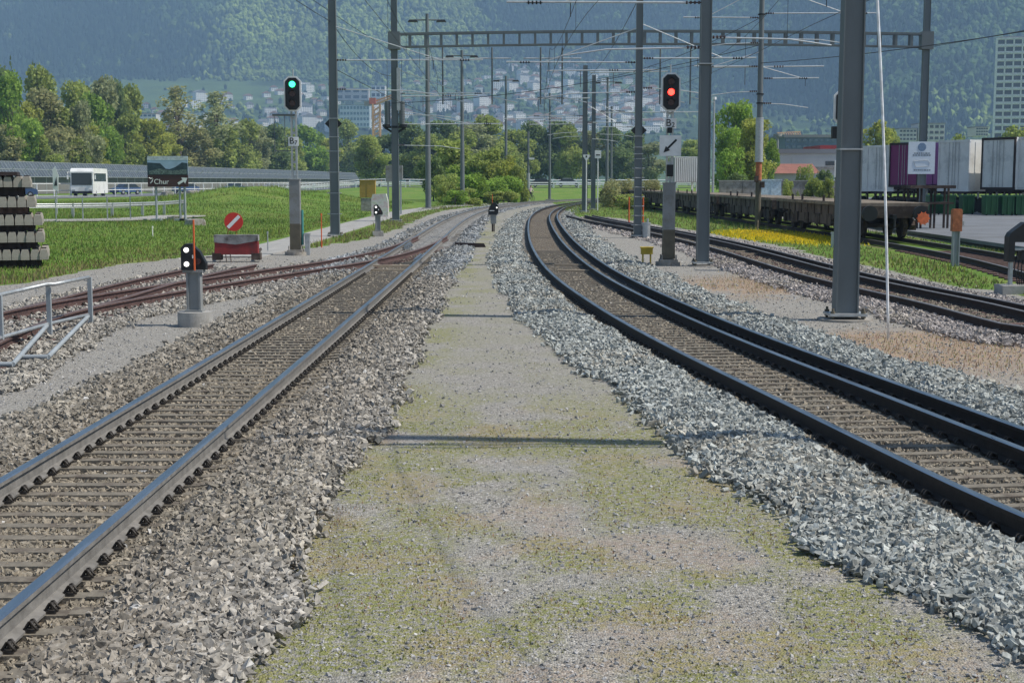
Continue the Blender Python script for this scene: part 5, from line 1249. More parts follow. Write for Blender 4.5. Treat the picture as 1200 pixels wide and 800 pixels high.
m = MB(); wire_sets = [((-9.5, 20, 10.3), (-6.9, 55, 8.2)), ((-6.9, 55, 8.2), (-6.3, 74.5, 7.6)), ((5.3, 22.4, 9.6), (4.84, 35.8, 9.4)), ((4.84, 35.8, 9.4), (4.8, 53.4, 9.1)), ((4.8, 53.4, 9.1), (4.95, 95, 9.0)), ((-12, 20, 12.0), (-6.3, 74.5, 8.9)), ((22, 76, 9.2), (30, 20, 9.8)), ((11.1, 64, 9.4), (4.95, 95, 8.8)), ((-6.3, 74.5, 6.2), (11.1, 64, 8.2)), ((20, 20, 6.8), (11.1, 64, 7.4)), ((-6.9, 55, 6.5), (-1.2, 115, 6.0))]
for i, (a, b) in enumerate(wire_sets):
    a = Vector(a); b = Vector(b); pts = [a.lerp(b, t)-Vector((0, 0, .5*4*t*(1-t))) for t in np.linspace(0, 1, 13)]
    m = MB(); c = pts[0]; m.path([q-c for q in pts], .014, 4); o = m.build('feeder_wire', M['wire']); o.location = c
    tag(o, f'thin dark feeder wire strung between masts, {ORD[i]} counted from the left track', 'wire', 'feeder wires')
# cross-span light wires at several heights far away
for i, (px0, px1, py, d) in enumerate([(605, 690, 116, 94), (620, 700, 146, 120), (700, 830, 132, 94), (640, 770, 83, 70), (470, 560, 113, 76), (700, 760, 149, 120), (830, 960, 79, 66), (590, 690, 139, 110), (690, 780, 85, 76)]):
    m = MB(); L_ = (px1-px0)/FPX*d; m.tube((0, 0, 0), (L_, 0, .05), .03, 6, 0); insulator(m, (L_*.55, 0, .03), (L_*.55+.5, 0, .03), 1, .07); m.tube((L_*.3, 0, 0), (L_*.3, 0, -.8), .015, 5, 1)
    o = m.build('cross_span', [M['tubelight'], M['insul']]); o.location = (X(px0, d), d, Z(py, d)); tag(o, f'light steady tube with dark insulator hung across the tracks, {ORD[i]} of the cross spans', 'cross span', 'cross spans above the tracks')
# white rope hanging beside big mast
p = G(1041, 396); d = p.y; top = (X(1014.5, d), d, Z(-60, d)); m = MB(); a = Vector((0, 0, 0)); b = Vector(top)-Vector((p.x, p.y, 0)); 
m.path([a.lerp(b, t)+Vector((.03*math.sin(t*3.1), 0, 0)) for t in np.linspace(0, 1, 14)], .019, 8); o = m.build('white_rod', mat('white_rod', (.78, .80, .82), .45)); o.location = (p.x, p.y, 0); tag(o, 'long thin white rod leaning beside the nearest big mast', 'rod')

# ---------------------------------------------------------------- signals
def text_mesh(txt, size, m_, name='lettering', ext=.004):
    c = bpy.data.curves.new(name, 'FONT'); c.body = txt; c.size = size; c.extrude = ext; c.align_x = 'CENTER'; c.align_y = 'CENTER'
    to = bpy.data.objects.new(name, c); COL.objects.link(to); dg = bpy.context.evaluated_depsgraph_get(); me = bpy.data.meshes.new_from_object(to.evaluated_get(dg)); bpy.data.objects.remove(to)
    me.materials.clear(); me.materials.append(m_); o = bpy.data.objects.new(name, me); COL.objects.link(o); return o
def octo(w_, h, c): return [(-w_/2+c, -h/2), (w_/2-c, -h/2), (w_/2, -h/2+c), (w_/2, h/2-c), (w_/2-c, h/2), (-w_/2+c, h/2), (-w_/2, h/2-c), (-w_/2, -h/2+c)]
def signal_head(root, zc, w_, h, lit, col, M_=None):
    hd = MB(); hd.prism([(a, b+zc) for a, b in octo(w_, h, w_*.26)], -.16, -.10); o = hd.build('head_border', M['whitebd'], root)
    hd = MB(); hd.prism([(a, b+zc) for a, b in octo(w_*.82, h*.91, w_*.21)], -.19, -.155); hd.box((0, .0, zc), (w_*.6, .2, h*.8)); hd.build('head_panel', M['black'], root)
    for k in range(3):
        z = zc+(1-k)*h*.27
        m = MB(); m.tube((0, -.19, z), (0, -.215, z), w_*.17, 16); m.build('lamp', col if k == lit else M['lampoff'], root)
        m = MB(); pts = [(math.cos(t)*w_*.20, -.26, z+math.sin(t)*w_*.20) for t in np.linspace(.2, math.pi-.2, 8)]
        vs = pts+[(a, -.19, c) for a, b, c in pts]; m.add(vs, [(i, i+1, 9+i, 8+i) for i in range(7)]); m.build('lamp_hood', M['black'], root)
def main_signal(px, py, ytop, ybot, wpx, lit, col, plate, label, yplate, arrow=False, thick_top=None, zc_off=0):
    p = G(px, py); d = p.y; k = d/FPX; root = empty('railway_signal', (p.x, p.y, 0), 0, label, 'signal')
    zt, zb_ = Z(ytop, d), Z(ybot, d); w_ = wpx*k; signal_head(root, (zt+zb_)/2, w_, zt-zb_, lit, col)
    m = MB(); m.tube((0, 0, zt-.1), (0, 0, zt+.22), .02, 6); m.build('antenna', M['galv'], root)
    tt = Z(thick_top, d)
    m = MB(); m.box((-.065, 0, (tt+zb_)/2), (.05, .10, zb_-tt+.3)); m.box((.065, 0, (tt+zb_)/2), (.05, .10, zb_-tt+.3))
    z = tt+.1
    while z < zb_: m.box((0, 0, z), (.10, .06, .07)); z += .42
    m.build('upper_post', M['galv'], root)
    wb = .30; m = MB(); m.box((0, 0, (tt+.9)/2+.0), (wb, .26, tt-.9)); m.box((0, 0, tt+.01), (wb+.03, .29, .03)); m.build('lower_post', M['greypost'], root)
    m = MB(); m.box((0, 0, .55), (wb*1.05, .28, .75), taper=.95); m.build('post_foot', M['brownpost'], root)
    m = MB(); m.box((0, 0, .13), (wb*1.5, .5, .06)); m.tube((0, 0, -.05), (0, 0, .1), .33, 16)
    for sx in (-1, 1):
        for sy in (-1, 1): m.tube((sx*wb*.6, sy*.18, .1), (sx*wb*.6, sy*.18, .28), .02, 6)
    m.build('foundation', M['concold'], root)
    zp = Z(yplate, d); m = MB(); m.box((0, -.12, zp), (.30, .02, .26)); m.build('number_plate', M['whitebd'], root)
    o = text_mesh(plate[0], .26, M['black'], 'plate_letter'); o.rotation_euler = (R(90), 0, 0); o.location = (-.05, -.137, zp+.01); o.parent = root
    o = text_mesh(plate[1], .17, M['black'], 'plate_number'); o.rotation_euler = (R(90), 0, 0); o.location = (.07, -.137, zp-.04); o.parent = root
    return root, d, zp
sg1, d1, _ = main_signal(347, 299, 90, 131, 20, 0, M['lampG'], ('B', '7'), 'tall signal showing green, left of the left track', 166, thick_top=211)
m = MB(); z = Z(135, d1); m.box((-.28, 0, z), (.66, .3, .05)); 
for zz in (Z(177, d1),): m.box((-.3, 0, zz), (.55, .04, .03))
for xx in (-.55, -.25): m.tube((xx, -.1, z), (xx, -.1, Z(177, d1)), .010, 5)
m.build('service_platform', M['slate'], sg1)
m = MB(); m.tube((.20, 0, .3), (.20, 0, Z(246, d1)), .035, 8); m.build('cable_pipe', M['teal'], sg1)
m = MB(); m.box((.34, 0, .3), (.14, .16, .6)); m.box((.34, 0, .62), (.18, .2, .05)); m.build('junction_box', M['galv'], sg1)
sg2, d2, _ = main_signal(783, 311, 86, 131, 22, 1, M['lampR'], ('B', '2'), 'tall signal showing red, above the white arrow board', 145, thick_top=215)
def arrow_board(root, d, y0, y1, wpx, xo, full=True):
    z = (Z(y0, d)+Z(y1, d))/2; h = Z(y0, d)-Z(y1, d); w_ = wpx/FPX*d; m = MB(); m.box((xo, -.16, z), (w_, .02, h)); m.build('arrow_board', M['whitebd'], root)
    u = w_*.46; m = MB(); a = R(45)
    pts = [(.85, .10), (-.35, .10), (-.35, .30), (-.98, 0), (-.35, -.30), (-.35, -.10), (.85, -.10)]
    c, s = math.cos(a), math.sin(a); m.prism([(xo+u*(p_*c-q_*s), z+u*(p_*s+q_*c)) for p_, q_ in pts], -.18, -.171); m.build('arrow', M['black'], root)
arrow_board(sg2, d2, 159, 183, 25, 0)
m = MB(); m.box((-.02, -.14, Z(153, d2)), (.12, .06, .14)); m.box((.0, -.14, Z(200, d2)), (.16, .10, .3)); m.build('cable_box', M['black'], sg2)
m = MB(); m.box((-.52, .4, .35), (.30, .22, .16)); m.box((-.52, .4, .445), (.34, .26, .03))
for sx in (-.62, -.42): m.box((sx, .4, .13), (.03, .16, .3))
o = m.build('yellow_box', M['yellow']); o.location = sg2.location; tag(o, 'small yellow box on legs at the foot of the red signal', 'box')
# third signal half hidden behind the big mast
d = 34; root = empty('railway_signal', (X(984, d), d, 0), 0, 'signal half hidden behind the nearest big mast', 'signal')
signal_head(root, (Z(105, d)+Z(147, d))/2, .54, Z(105, d)-Z(147, d), 5, M['lampoff'])
m = MB(); m.box((-.12, 0, (Z(148, d)+Z(163, d))/2), (.3, .16, Z(148, d)-Z(163, d)-.02)); m.build('route_indicator', M['black'], root)
m = MB(); m.box((.05, 0, Z(148, d)/2), (.14, .12, Z(148, d))); m.build('post', M['galv'], root); arrow_board(root, d, 188, 208, 26, .05)
m = MB(); m.tube((.05, 0, -.05), (.05, 0, .12), .3, 14); m.build('foundation', M['concold'], root)
# dwarf signals
def dwarf(px, py, s, label, lit=True, face=1, rod=True, base='round', turn=0):
    p = G(px, py); root = empty('dwarf_signal', (p.x, p.y, 0), turn, label, 'signal'); 
    m = MB(); m.tube((0, 0, -.05), (0, 0, .22), .26, 28) if base == 'round' else (m.box((0, 0, .08), (.42, .42, .24)) if base else None)
    if base: m.build('foundation', M['concrete'], root)
    m = MB(); m.prism([(-.10, .2), (.10, .2), (.10, .82), (-.10, .82)], -.05, .05); m.box((-.09, 0, .5), (.03, .16, .62)); m.box((.09, 0, .5), (.03, .16, .62)); m.box((0, 0, .83), (.30, .2, .04)); m.box((0, 0, .235), (.26, .22, .03)); m.build('post', M['greypost'], root)
    m = MB(); m.prism([(-.16, .85), (.02, .85), (.02, 1.24), (-.10, 1.24), (-.16, 1.18)], -.14, .05); m.prism([(.02, .85), (.19, .85), (.19, .95), (.10, 1.12), (.02, 1.2)], -.06, .08); m.build('signal_housing', M['black'], root)
    for z in (.94, 1.15):
        m = MB(); m.tube((-.075, -.141, z), (-.075, -.16, z), .037, 16); m.build('lamp', M['lampW'] if lit else M['lampoff'], root)
    m = MB(); m.tube((.09, -.13, .98), (.09, -.15, .98), .048, 16); m.build('lamp', M['lampoff'], root)
    if rod: m = MB(); m.tube((.055, -.2, .85), (.055, -.2, 1.60), .014, 8); m.build('marker_rod', M['orange'], root)
    m = MB(); m.box((.025, -.145, 1.05), (.03, .01, .05)); m.build('plate', M['whitebd'], root)
    return root
dwarf(229, 382, 1, 'dwarf signal with two white lamps and orange rod on a round concrete foot')
dwarf(443, 277, 1, 'small dwarf signal with white lamps beside the footpath', rod=False, base='square', turn=R(8))
p = G(578, 271.5); root = empty('dwarf_signal', (p.x, p.y, 0), 0, 'dark dwarf signal standing between the two main tracks', 'signal')
m = MB(); m.box((-.03, 0, .18), (.07, .09, .42)); m.box((.04, 0, .18), (.05, .09, .42)); m.build('post', M['brownside'], root)
m = MB(); m.box((.01, 0, .52), (.25, .18, .36)); m.box((.01, 0, .71), (.30, .22, .025)); m.build('connection_box', M['greypost'], root)
m = MB(); m.prism([(-.21, .72), (.16, .72), (.22, .80), (.22, 1.10), (.10, 1.24), (-.02, 1.24), (-.15, 1.08), (-.21, .92)], -.10, .12); m.build('signal_housing', M['black'], root)
m = MB(); m.tube((.155, -.101, 1.03), (.155, -.12, 1.03), .03, 12); m.build('lamp', M['lampW'], root)
m = MB(); m.box((-.05, -.104, .90), (.2, .008, .03)); m.build('plate', M['whitebd'], root)
m = MB(); m.tube((-.04, .1, .9), (-.04, .1, 1.60), .014, 8); m.build('marker_rod', M['orange'], root)
# cyclist far off at the track bend
bx, by = X(621.5, 146), 146.0
root = empty('bicycle', (bx, by, 0), R(60), 'dark bicycle ridden past the foot of the thin lamp pole', 'bicycle')
for xx in (-.5, .5):
    m = MB(); m.path([(xx+.33*math.cos(t), 0, .34+.33*math.sin(t)) for t in np.linspace(0, 2*math.pi, 21)], .022, 6)
    for t in np.linspace(0, math.pi, 7)[:-1]: m.tube((xx-.32*math.cos(t), 0, .34-.32*math.sin(t)), (xx+.32*math.cos(t), 0, .34+.32*math.sin(t)), .004, 4)
    m.build('wheel', M['tyre'], root)
m = MB()
for a, b in (((-.5, 0, .34), (-.05, 0, .3)), ((-.05, 0, .3), (-.2, 0, .88)), ((-.5, 0, .34), (-.17, 0, .78)), ((-.17, 0, .78), (.33, 0, .82)), ((-.05, 0, .3), (.33, 0, .78)), ((.5, 0, .34), (.31, 0, .95))): m.tube(a, b, .02, 6)
m.build('frame', M['cardark'], root)
m = MB(); m.tube((.31, -.28, .98), (.31, .28, .98), .016, 6); m.build('handlebar', M['galv'], root)
m = MB(); m.box((-.21, 0, .90), (.26, .13, .05)); m.build('saddle', M['black'], root)
def skin_person(name, pts, edges, rad, mats_, matfn, parent_loc, rz):
    me = bpy.data.meshes.new(name); me.from_pydata(pts, edges, []); o = bpy.data.objects.new(name, me); COL.objects.link(o)
    md = o.modifiers.new('Skin', 'SKIN'); sb = o.modifiers.new('Sub', 'SUBSURF'); sb.levels = 2; sb.render_levels = 2
    for i, q in enumerate(rad): me.skin_vertices[0].data[i].radius = (q, q) if not isinstance(q, tuple) else q
    me.skin_vertices[0].data[0].use_root = True
    dg = bpy.context.evaluated_depsgraph_get(); dg.update(); m2 = bpy.data.meshes.new_from_object(o.evaluated_get(dg)); bpy.data.objects.remove(o)
    m2.materials.clear()
    for q in mats_: m2.materials.append(q)
    for f in m2.polygons: f.material_index = matfn(f.center); f.use_smooth = True
    o = bpy.data.objects.new(name, m2); COL.objects.link(o); o.location = parent_loc; o.rotation_euler = (0, 0, rz); return o
pts = [(-.20, 0, .96), (-.12, 0, 1.12), (-.01, 0, 1.30), (.05, 0, 1.42), (.08, 0, 1.50), (.10, 0, 1.60), (.11, 0, 1.68),
       (-.17, .09, .95), (.14, .10, .80), (-.02, .10, .42), (.10, .10, .37), (-.17, -.09, .95), (.18, -.10, .92), (.02, -.10, .58), (.14, -.10, .53),
       (.02, .17, 1.36), (.12, .22, 1.16), (.30, .22, 1.02), (.02, -.17, 1.36), (.12, -.22, 1.16), (.30, -.22, 1.02)]
edges = [(0, 1), (1, 2), (2, 3), (3, 4), (4, 5), (5, 6), (0, 7), (7, 8), (8, 9), (9, 10), (0, 11), (11, 12), (12, 13), (13, 14), (2, 15), (15, 16), (16, 17), (2, 18), (18, 19), (19, 20)]
rad = [.13, .12, .14, .07, .06, .10, .07, .09, .07, .045, .04, .09, .07, .045, .04, .065, .045, .03, .065, .045, .03]
cloth = [mat('shirt_pale', (.55, .45, .44), .8), mat('trousers_dark', (.025, .025, .03), .9), mat('skin_tone', (.45, .28, .2), .6)]
o = skin_person('person', pts, edges, rad, cloth, lambda c: 2 if (c[2] > 1.47 or (c[0] > .2 and c[2] > .97)) else (0 if c[2] > 1.02 else 1), (bx, by, 0), R(60))
tag(o, 'person in a pale top and dark trousers riding a bicycle at the track bend', 'person')
m = MB()
for t in np.linspace(0, math.pi*2, 9)[:-1]: m.tube((.08+.05*math.cos(t), .05*math.sin(t), 1.66), (.07, 0, 1.74), .06, 6, r2=.03)
m.build('hair', M['black'], o)
# black frame signal at far right edge
p = G(1203, 344); root = empty('dwarf_signal', (p.x-.15, p.y, 0), 0, 'black hooded signal on a flat concrete block at the right edge', 'signal')
m = MB(); m.box((.1, 0, .07), (1.0, .5, .2)); m.build('foundation', M['concrete'], root)
m = MB()
for sx in (-.18, .25): m.box((sx, 0, .5), (.06, .10, .75))
m.box((.03, 0, .86), (.55, .2, .04)); m.build('post', M['galv'], root)
m = MB(); m.prism([(-.28, .62), (-.16, .62), (-.16, 1.0), (.3, 1.0), (.3, 1.38), (.02, 1.38), (-.24, 1.18), (-.28, 1.1)], -.14, .12); m.box((.12, 0, .75), (.28, .2, .2)); m.build('signal_housing', M['black'], root)
m = MB()
for k in range(5): m.path([(-.05+k*.06, .0, .85), (-.1+k*.07, .03, .5), (-.02+k*.03, 0, .15)], .012, 5)
m.build('cable', M['wire'], root)

# ---------------------------------------------------------------- buffer stop
p = G(278, 307); root = empty('buffer_stop', (p.x, p.y, 0), R(3), 'red buffer beam with rusty legs at the end of the short spur', 'buffer stop')
k = p.y/FPX; W_ = 50*k; z1, z0 = Z(275, p.y), Z(298, p.y)
m = MB(); m.box((0, 0, (z0+z1-.18)/2), (W_, .3, z1-z0-.18)); m.build('beam', M['darkred'], root)
m = MB(); m.prism([(-W_/2-.01, z1-.2), (-W_/2-.01, z1), (W_/2+.01, z1), (W_/2+.01, z1-.16), (W_*.3, z1-.2), (0, z1-.26), (-W_*.3, z1-.22)], -.165, .165); m.build('beam_top', M['bufgrey'], root)
for sx in (-1, 1):
    m = MB(); m.box((sx*.52, 0, z0/2+.08), (.12, .16, z0-.1)); m.tube((sx*.52, .05, .15), (sx*.52, .9, z0+.1), .04, 6); m.box((sx*.52, 0, .15), (.24, .35, .18)); m.build('leg', M['wagonbrown'], root)
for xx in (-.16, -.28): m = MB(); m.path([(xx, -.16, z0+.02), (xx+.03, -.2, z0-.2), (xx-.03, -.16, z0-.3)], .014, 5); m.build('chain', M['wagonbrown'], root)
zs = Z(260, p.y); m = MB(); m.tube((-.08, .05, zs), (-.08, .08, zs), .25, 28); o = m.build('stop_disc', M['red'], root)
m = MB(); a = R(45); c, s = math.cos(a), math.sin(a); m.prism([(-.08+u*c-v*s, zs+u*s+v*c) for u, v in ((-.22, -.045), (.22, -.045), (.22, .045), (-.22, .045))], .035, .045); m.build('stripe', M['whitebd'], root)
m = MB(); m.tube((-.26, .1, z1-.05), (-.22, .1, zs-.1), .018, 6); m.tube((-.02, .1, z1-.05), (-.02, .1, zs-.1), .02, 6); m.build('sign_post', M['ochre'], root)
# ---------------------------------------------------------------- sleeper stack
d = 35.0; x0 = X(57, d); k = d/FPX
pz = .0; sm_o = None; nm = ['bottom', 'second', 'third', 'fourth', 'top']; nn = ['rightmost', 'second', 'third', 'fourth', 'fifth', 'sixth', 'seventh', 'eighth', 'ninth', 'tenth', 'eleventh']
rows = [(57, 291.5, 311), (53, 271, 291), (51, 251, 271-4), (44, 230, 248-2), (40, 206.5, 226)]
zprev = 0
for r_i, (pr, yt, yb) in enumerate(rows):
    z1 = Z(yt, d); h = .27; zb_ = z1-h
    for j in range(9):
        if sm_o is None:
            root = empty('concrete_sleeper', (0, 0, 0)); 
            m = MB(); wv = .205
            vs = []
            for yy, sc, hh in ((0, 1, .25), (.75, 1, .27), (1.0, .8, .20), (1.5, .8, .20), (1.75, 1, .27), (2.5, 1, .25)):
                vs += [(-wv/2*sc, yy, 0), (wv/2*sc, yy, 0), (wv/2*sc, yy, hh*.55), (wv*.36*sc, yy, hh), (-wv*.36*sc, yy, hh), (-wv/2*sc, yy, hh*.55)]
            fs = [(5, 4, 3, 2, 1, 0), tuple(range(30, 36))]
            for q in range(5):
                for e in range(6): fs.append((q*6+e, q*6+(e+1) % 6, q*6+6+(e+1) % 6, q*6+6+e))
            m.add(vs, fs); m.build('sleeper_body', M['concold'], root)
            for yy in (.45, 2.05): m = MB(); m.box((0, yy, .275), (.12, .2, .03)); m.build('rail_seat', M['clip'], root)
            sm_o = root; o = root
        else: o = copy_tree(sm_o)
        ST = R(17.5); o.location = (X(pr, d)-(.105+j*.218)*math.cos(ST), d-(.105+j*.218)*math.sin(ST)+random.uniform(-.03, .03), zb_); o.rotation_euler = (0, 0, ST+random.uniform(-.010, .010)); tag(o, f'concrete sleeper, {nn[j]} from the right in the {nm[r_i]} layer of the stack', 'railway sleeper', 'concrete sleepers in the stack')
    lowz = zprev
    if zb_-lowz > .03:
        for jj, yy in enumerate((.35, 2.1)):
            m = MB(); m.box((0, 0, (zb_-lowz)/2), (1.85, .12, zb_-lowz-.004)); 
            for q in range(8): m.box((-.8+q*.22, -.08, (zb_-lowz)/2), (.09, .06, max(.04, zb_-lowz-.03)))
            o = m.build('spacer_beam', M['rustsleeper'] if r_i == 3 else M['darkbrown']); o.rotation_euler = (0, 0, ST); o.location = (X(pr, d)-1.12*math.cos(ST)-yy*math.sin(ST), d-1.12*math.sin(ST)+yy*math.cos(ST), lowz+.002); tag(o, f'dark spacer beam under the {nm[r_i]} layer of sleepers, {"front" if jj == 0 else "rear"} one', 'spacer beam', 'spacer beams in the sleeper stack')
    zprev = z1
m = MB(); m.box((0, 1.2, .05), (1.0, 2.4, .09)); o = m.build('cover_board', M['darkbrown']); o.rotation_euler = (0, 0, ST); o.location = (X(4, d), d-.3, zprev+.01); tag(o, 'dark board lying on top of the sleeper stack', 'board')
# ---------------------------------------------------------------- handrail left foreground
pa = G(101, 386); pb = G(52, 400); 
root = empty('handrail', (pb.x, pb.y, 0), 0, 'galvanised tube handrail with two rails beside the left spur', 'handrail')
def rel(px, py, d_): v = Vector((X(px, d_), d_, Z(py, d_))); return v-Vector((pb.x, pb.y, 0))
dA, dB, dC = G(102, 383).y, G(53, 398).y, G(-4, 414).y
A1, A2 = rel(103, 325, dA), rel(101, 369, dA); B1, B2 = rel(54, 333, dB), rel(52, 380, dB); C1, C2 = rel(-4, 346, dC), rel(-4, 396, dC)
D1 = rel(-60, 360, dC-2.3); D2 = rel(-60, 414, dC-2.3)
m = MB(); m.path([A1, B1+Vector((.1, 0, 0)), B1, C1, D1], .026, 8); m.build('top_rail', M['galv'], root)
m = MB(); m.path([A2, B2, C2, D2], .026, 8); m.build('lower_rail', M['galv'], root)
for a, b, dd in ((A1, A2, dA), (B1, B2, dB), (C1, C2, dC)):
    m = MB(); g0_ = Vector((a.x, a.y, .0)); m.box(((a.x+g0_.x)/2, a.y+.05, (a.z)/2), (.06, .045, a.z)); m.build('post', M['slatelight'], root)
fa = rel(52, 427, G(52, 427).y); fb = rel(10, 436, G(10, 436).y)
fa.z = fb.z = .09
for a, b in ((A2+Vector((0, 0, -.02)), fa), (B2+Vector((0, 0, -.02)), fb), (fa, fa+Vector((-.35, 0, .0))), (fb, fb+Vector((-.5, 0, 0)))):
    m = MB(); m.tube(a, b, .03, 8); m.build('brace', M['slatelight'], root)
# ---------------------------------------------------------------- signs and small things
# tourist sign
p = G(185, 258, .2); d = p.y; k = d/FPX; root = empty('tourist_sign', (X(199.5, d), d, .2), 0, 'large brown road sign with mountain picture reading Chur', 'road sign')
W_ = 47*k; zt, zm, zb_ = Z(183, d)-.2, Z(205, d)-.2, Z(219, d)-.2
m = MB(); m.box((0, 0, (zm+zb_)/2), (W_, .06, zm-zb_)); m.build('name_panel', M['brownsign'], root)
m = MB(); m.box((0, 0, (zt+zm)/2), (W_, .06, zt-zm)); m.build('picture_panel', M['signsky'], root)
hp = zt-zm; m = MB(); m.prism([(-W_/2, zm), (W_/2, zm), (W_/2, zm+hp*.62), (W_*.36, zm+hp*.66), (W_*.2, zm+hp*.42), (W_*.05, zm+hp*.30), (-W_*.05, zm+hp*.33), (-W_*.18, zm+hp*.62), (-W_/2, zm+hp*.66)], -.045, -.032); m.build('mountain_picture', M['signmt'], root)
m = MB(); m.prism([(-W_*.45, zm+.03), (W_*.47, zm+.03), (W_*.47, zm+hp*.3), (W_*.1, zm+hp*.22), (-W_*.2, zm+hp*.34), (-W_*.45, zm+hp*.2)], -.052, -.047); m.build('town_picture', M['signtown'], root)
m = MB(); m.box((0, -.032, zt-.1), (W_, .006, .2)); m.build('picture_top', mat('sign_pale', (.5, .55, .58), .6), root)
o = text_mesh('Chur', .36, M['whitebd']); o.rotation_euler = (R(90), 0, 0); o.location = (-W_*.16, -.04, (zm+zb_)/2-.05); o.parent = root
m = MB(); c, s = math.cos(R(32)), math.sin(R(32)); pts = [(-.28, -.06), (.02, -.06), (.02, -.18), (.28, 0), (.02, .18), (.02, .06), (-.28, .06)]
m.prism([(W_*.37+a*c-b*s, (zm+zb_)/2+a*s+b*c) for a, b in pts], -.04, -.034); m.build('arrow', M['whitebd'], root)
m = MB(); zz = (zm+zb_)/2; x_ = -W_*.42; m.path([(x_-.1, -.036, zz+.16), (x_+.02, -.036, zz+.10), (x_+.07, -.036, zz+.17)], .02, 4); m.path([(x_+.10, -.036, zz+.1), (x_+.06, -.036, zz-.02), (x_-.03, -.036, zz-.12)], .026, 4); m.build('emblem', M['whitebd'], root)
for xx, l in ((-W_*.31, 1), (W_*.28, 1), (W_*.40, 1)):
    m = MB(); m.tube((xx, .06, 0), (xx, .06, zt-.1), .06, 8); m.box((xx, .06, .02), (.5, .5, .1)); m.build('post', M['slatelight'], root)
# narrow white road sign seen edge-on at px 69
m = MB(); d = 78; p = Vector((X(69, d), d, .2)); root = empty('road_sign', p, 0, 'narrow pale road marker sign left of the coach', 'road sign')
m.tube((0, 0, 0), (0, 0, 2.4), .04, 8); m.build('post', M['galv'], root); m = MB(); m.prism([(-.16, 1.5), (.12, 1.4), (.16, 2.3), (-.02, 2.75), (-.16, 2.6)], -.04, -.02); m.build('plate', M['white'], root); m = MB(); m.prism([(-.1, 1.7), (.08, 1.7), (.05, 2.2)], -.055, -.045); m.build('stripe', M['cardark'], root)
# ochre box, graffiti slab, grey cabinet
d = 96; m = MB(); m.box((0, 0, .6), (1.05, .5, 1.15)); m.box((0, 0, 1.2), (1.12, .56, .06)); m.box((0, -.26, .6), (.03, .02, 1.0)); o = m.build('utility_box', M['ochre']); o.location = (X(432, d), d, Z(232, d)); tag(o, 'ochre yellow utility box on a pole behind the graffiti slab', 'box')
m = MB(); m.box((0, 0, .5), (.9, .45, 1.1)); o = m.build('box_base', M['concold']); o.location = (X(432, d), d, Z(232, d)-1.06); tag(o, 'concrete base below the ochre utility box', 'base')
def graffiti():
    m = bpy.data.materials.new('graffiti_concrete'); t, p_, N, L = nodes(m); p_.inputs['Roughness'].default_value = .9
    tc = N.new('ShaderNodeTexCoord'); n = N.new('ShaderNodeTexNoise'); n.inputs['Scale'].default_value = 2.2; n.inputs['Distortion'].default_value = 1.5; L.new(tc.outputs['Object'], n.inputs[0])
    r = N.new('ShaderNodeValToRGB'); e = r.color_ramp.elements; e[0].position = .35; e[0].color = (.55, .42, .40, 1); e[1].position = .7; e[1].color = (.42, .50, .30, 1); e.new(.5).color = (.60, .60, .56, 1); L.new(n.outputs[0], r.inputs[0]); L.new(r.outputs[0], p_.inputs['Base Color']); return m
d = 84; m = MB(); m.prism([(-.5, 0), (.52, 0), (.48, 1.0), (.38, 1.42), (-.42, 1.38), (-.5, 1.1)], -.2, .25); o = m.build('concrete_slab', graffiti()); o.location = (X(446, d), d, 0); tag(o, 'pale upright concrete slab with faded graffiti beside the path', 'concrete slab')
d = 90; root = empty('relay_cabinet', (X(463, d), d, 0), 0, 'grey twin cabinet on posts behind the portal mast', 'cabinet')
m = MB(); z = Z(213, d); h = Z(194, d)-z; m.box((-.28, 0, z+h/2), (.5, .4, h)); m.box((.28, 0, z+h/2+.06), (.5, .4, h-.1)); m.build('cabinet_body', M['greypost'], root)
for sx in (-.4, .4): m = MB(); m.box((sx, 0, z/2), (.1, .1, z)); m.build('leg', M['galv'], root)
# notice board on portal mast
d = pd-.35; root = empty('notice_board', (X(1076, d), d, Z(204, d)), 0, 'white notice board with round emblem on the right portal mast', 'sign')
w_ = 31/FPX*d; h = Z(166, d)-Z(204, d); m = MB(); m.box((0, 0, h/2), (w_, .04, h)); m.build('board', mat('notice_white', (.62, .68, .75), .6, 0, .05), root)
m = MB(); m.tube((0, -.022, h*.83), (0, -.03, h*.83), .22, 24); m.build('round_emblem', mat('emblem_blue', (.16, .24, .36), .6, 0, .5, 30), root)
for zz, ww in ((.64, .8), (.58, .95), (.12, .8)):
    m = MB(); x_ = -ww/2
    while x_ < ww/2: l = random.uniform(.05, .14); m.box((x_+l/2, -.024, h*zz), (l, .006, .045)); x_ += l+.035
    m.build('small_print', M['cardark'], root)
m = MB(); m.path([(-.42, -.024, h*.4), (.3, -.024, h*.43), (.42, -.024, h*.36), (.4, -.024, h*.24), (-.3, -.024, h*.22), (-.42, -.024, h*.4)], .012, 4); m.build('plan_outline', M['galv'], root)
m = MB(); m.box((0, .12, h/2), (.7, .2, .12)); m.build('bracket', M['galv'], root)
# rust topped post at right
p = G(1119, 312); root = empty('marker_post', (p.x, p.y, 0), 0, 'grey post with orange-brown top box on the right grass', 'post')
k = p.y/FPX; zt, zm = Z(246, p.y), Z(271, p.y); m = MB(); m.box((-.07, 0, zm/2), (.03, .16, zm)); m.box((.07, 0, zm/2), (.03, .16, zm)); m.box((0, -.02, zm/2), (.14, .02, zm)); m.build('post', M['slatelight'], root)
m = MB(); m.box((0, 0, (zm+zt)/2), (.24, .2, zt-zm)); m.box((0, 0, zt+.01), (.20, .16, .03)); m.build('top_box', M['rustpost'], root)
m = MB(); m.box((.16, 0, zm+.2), (.05, .1, .12)); m.build('lock', M['galv'], root)
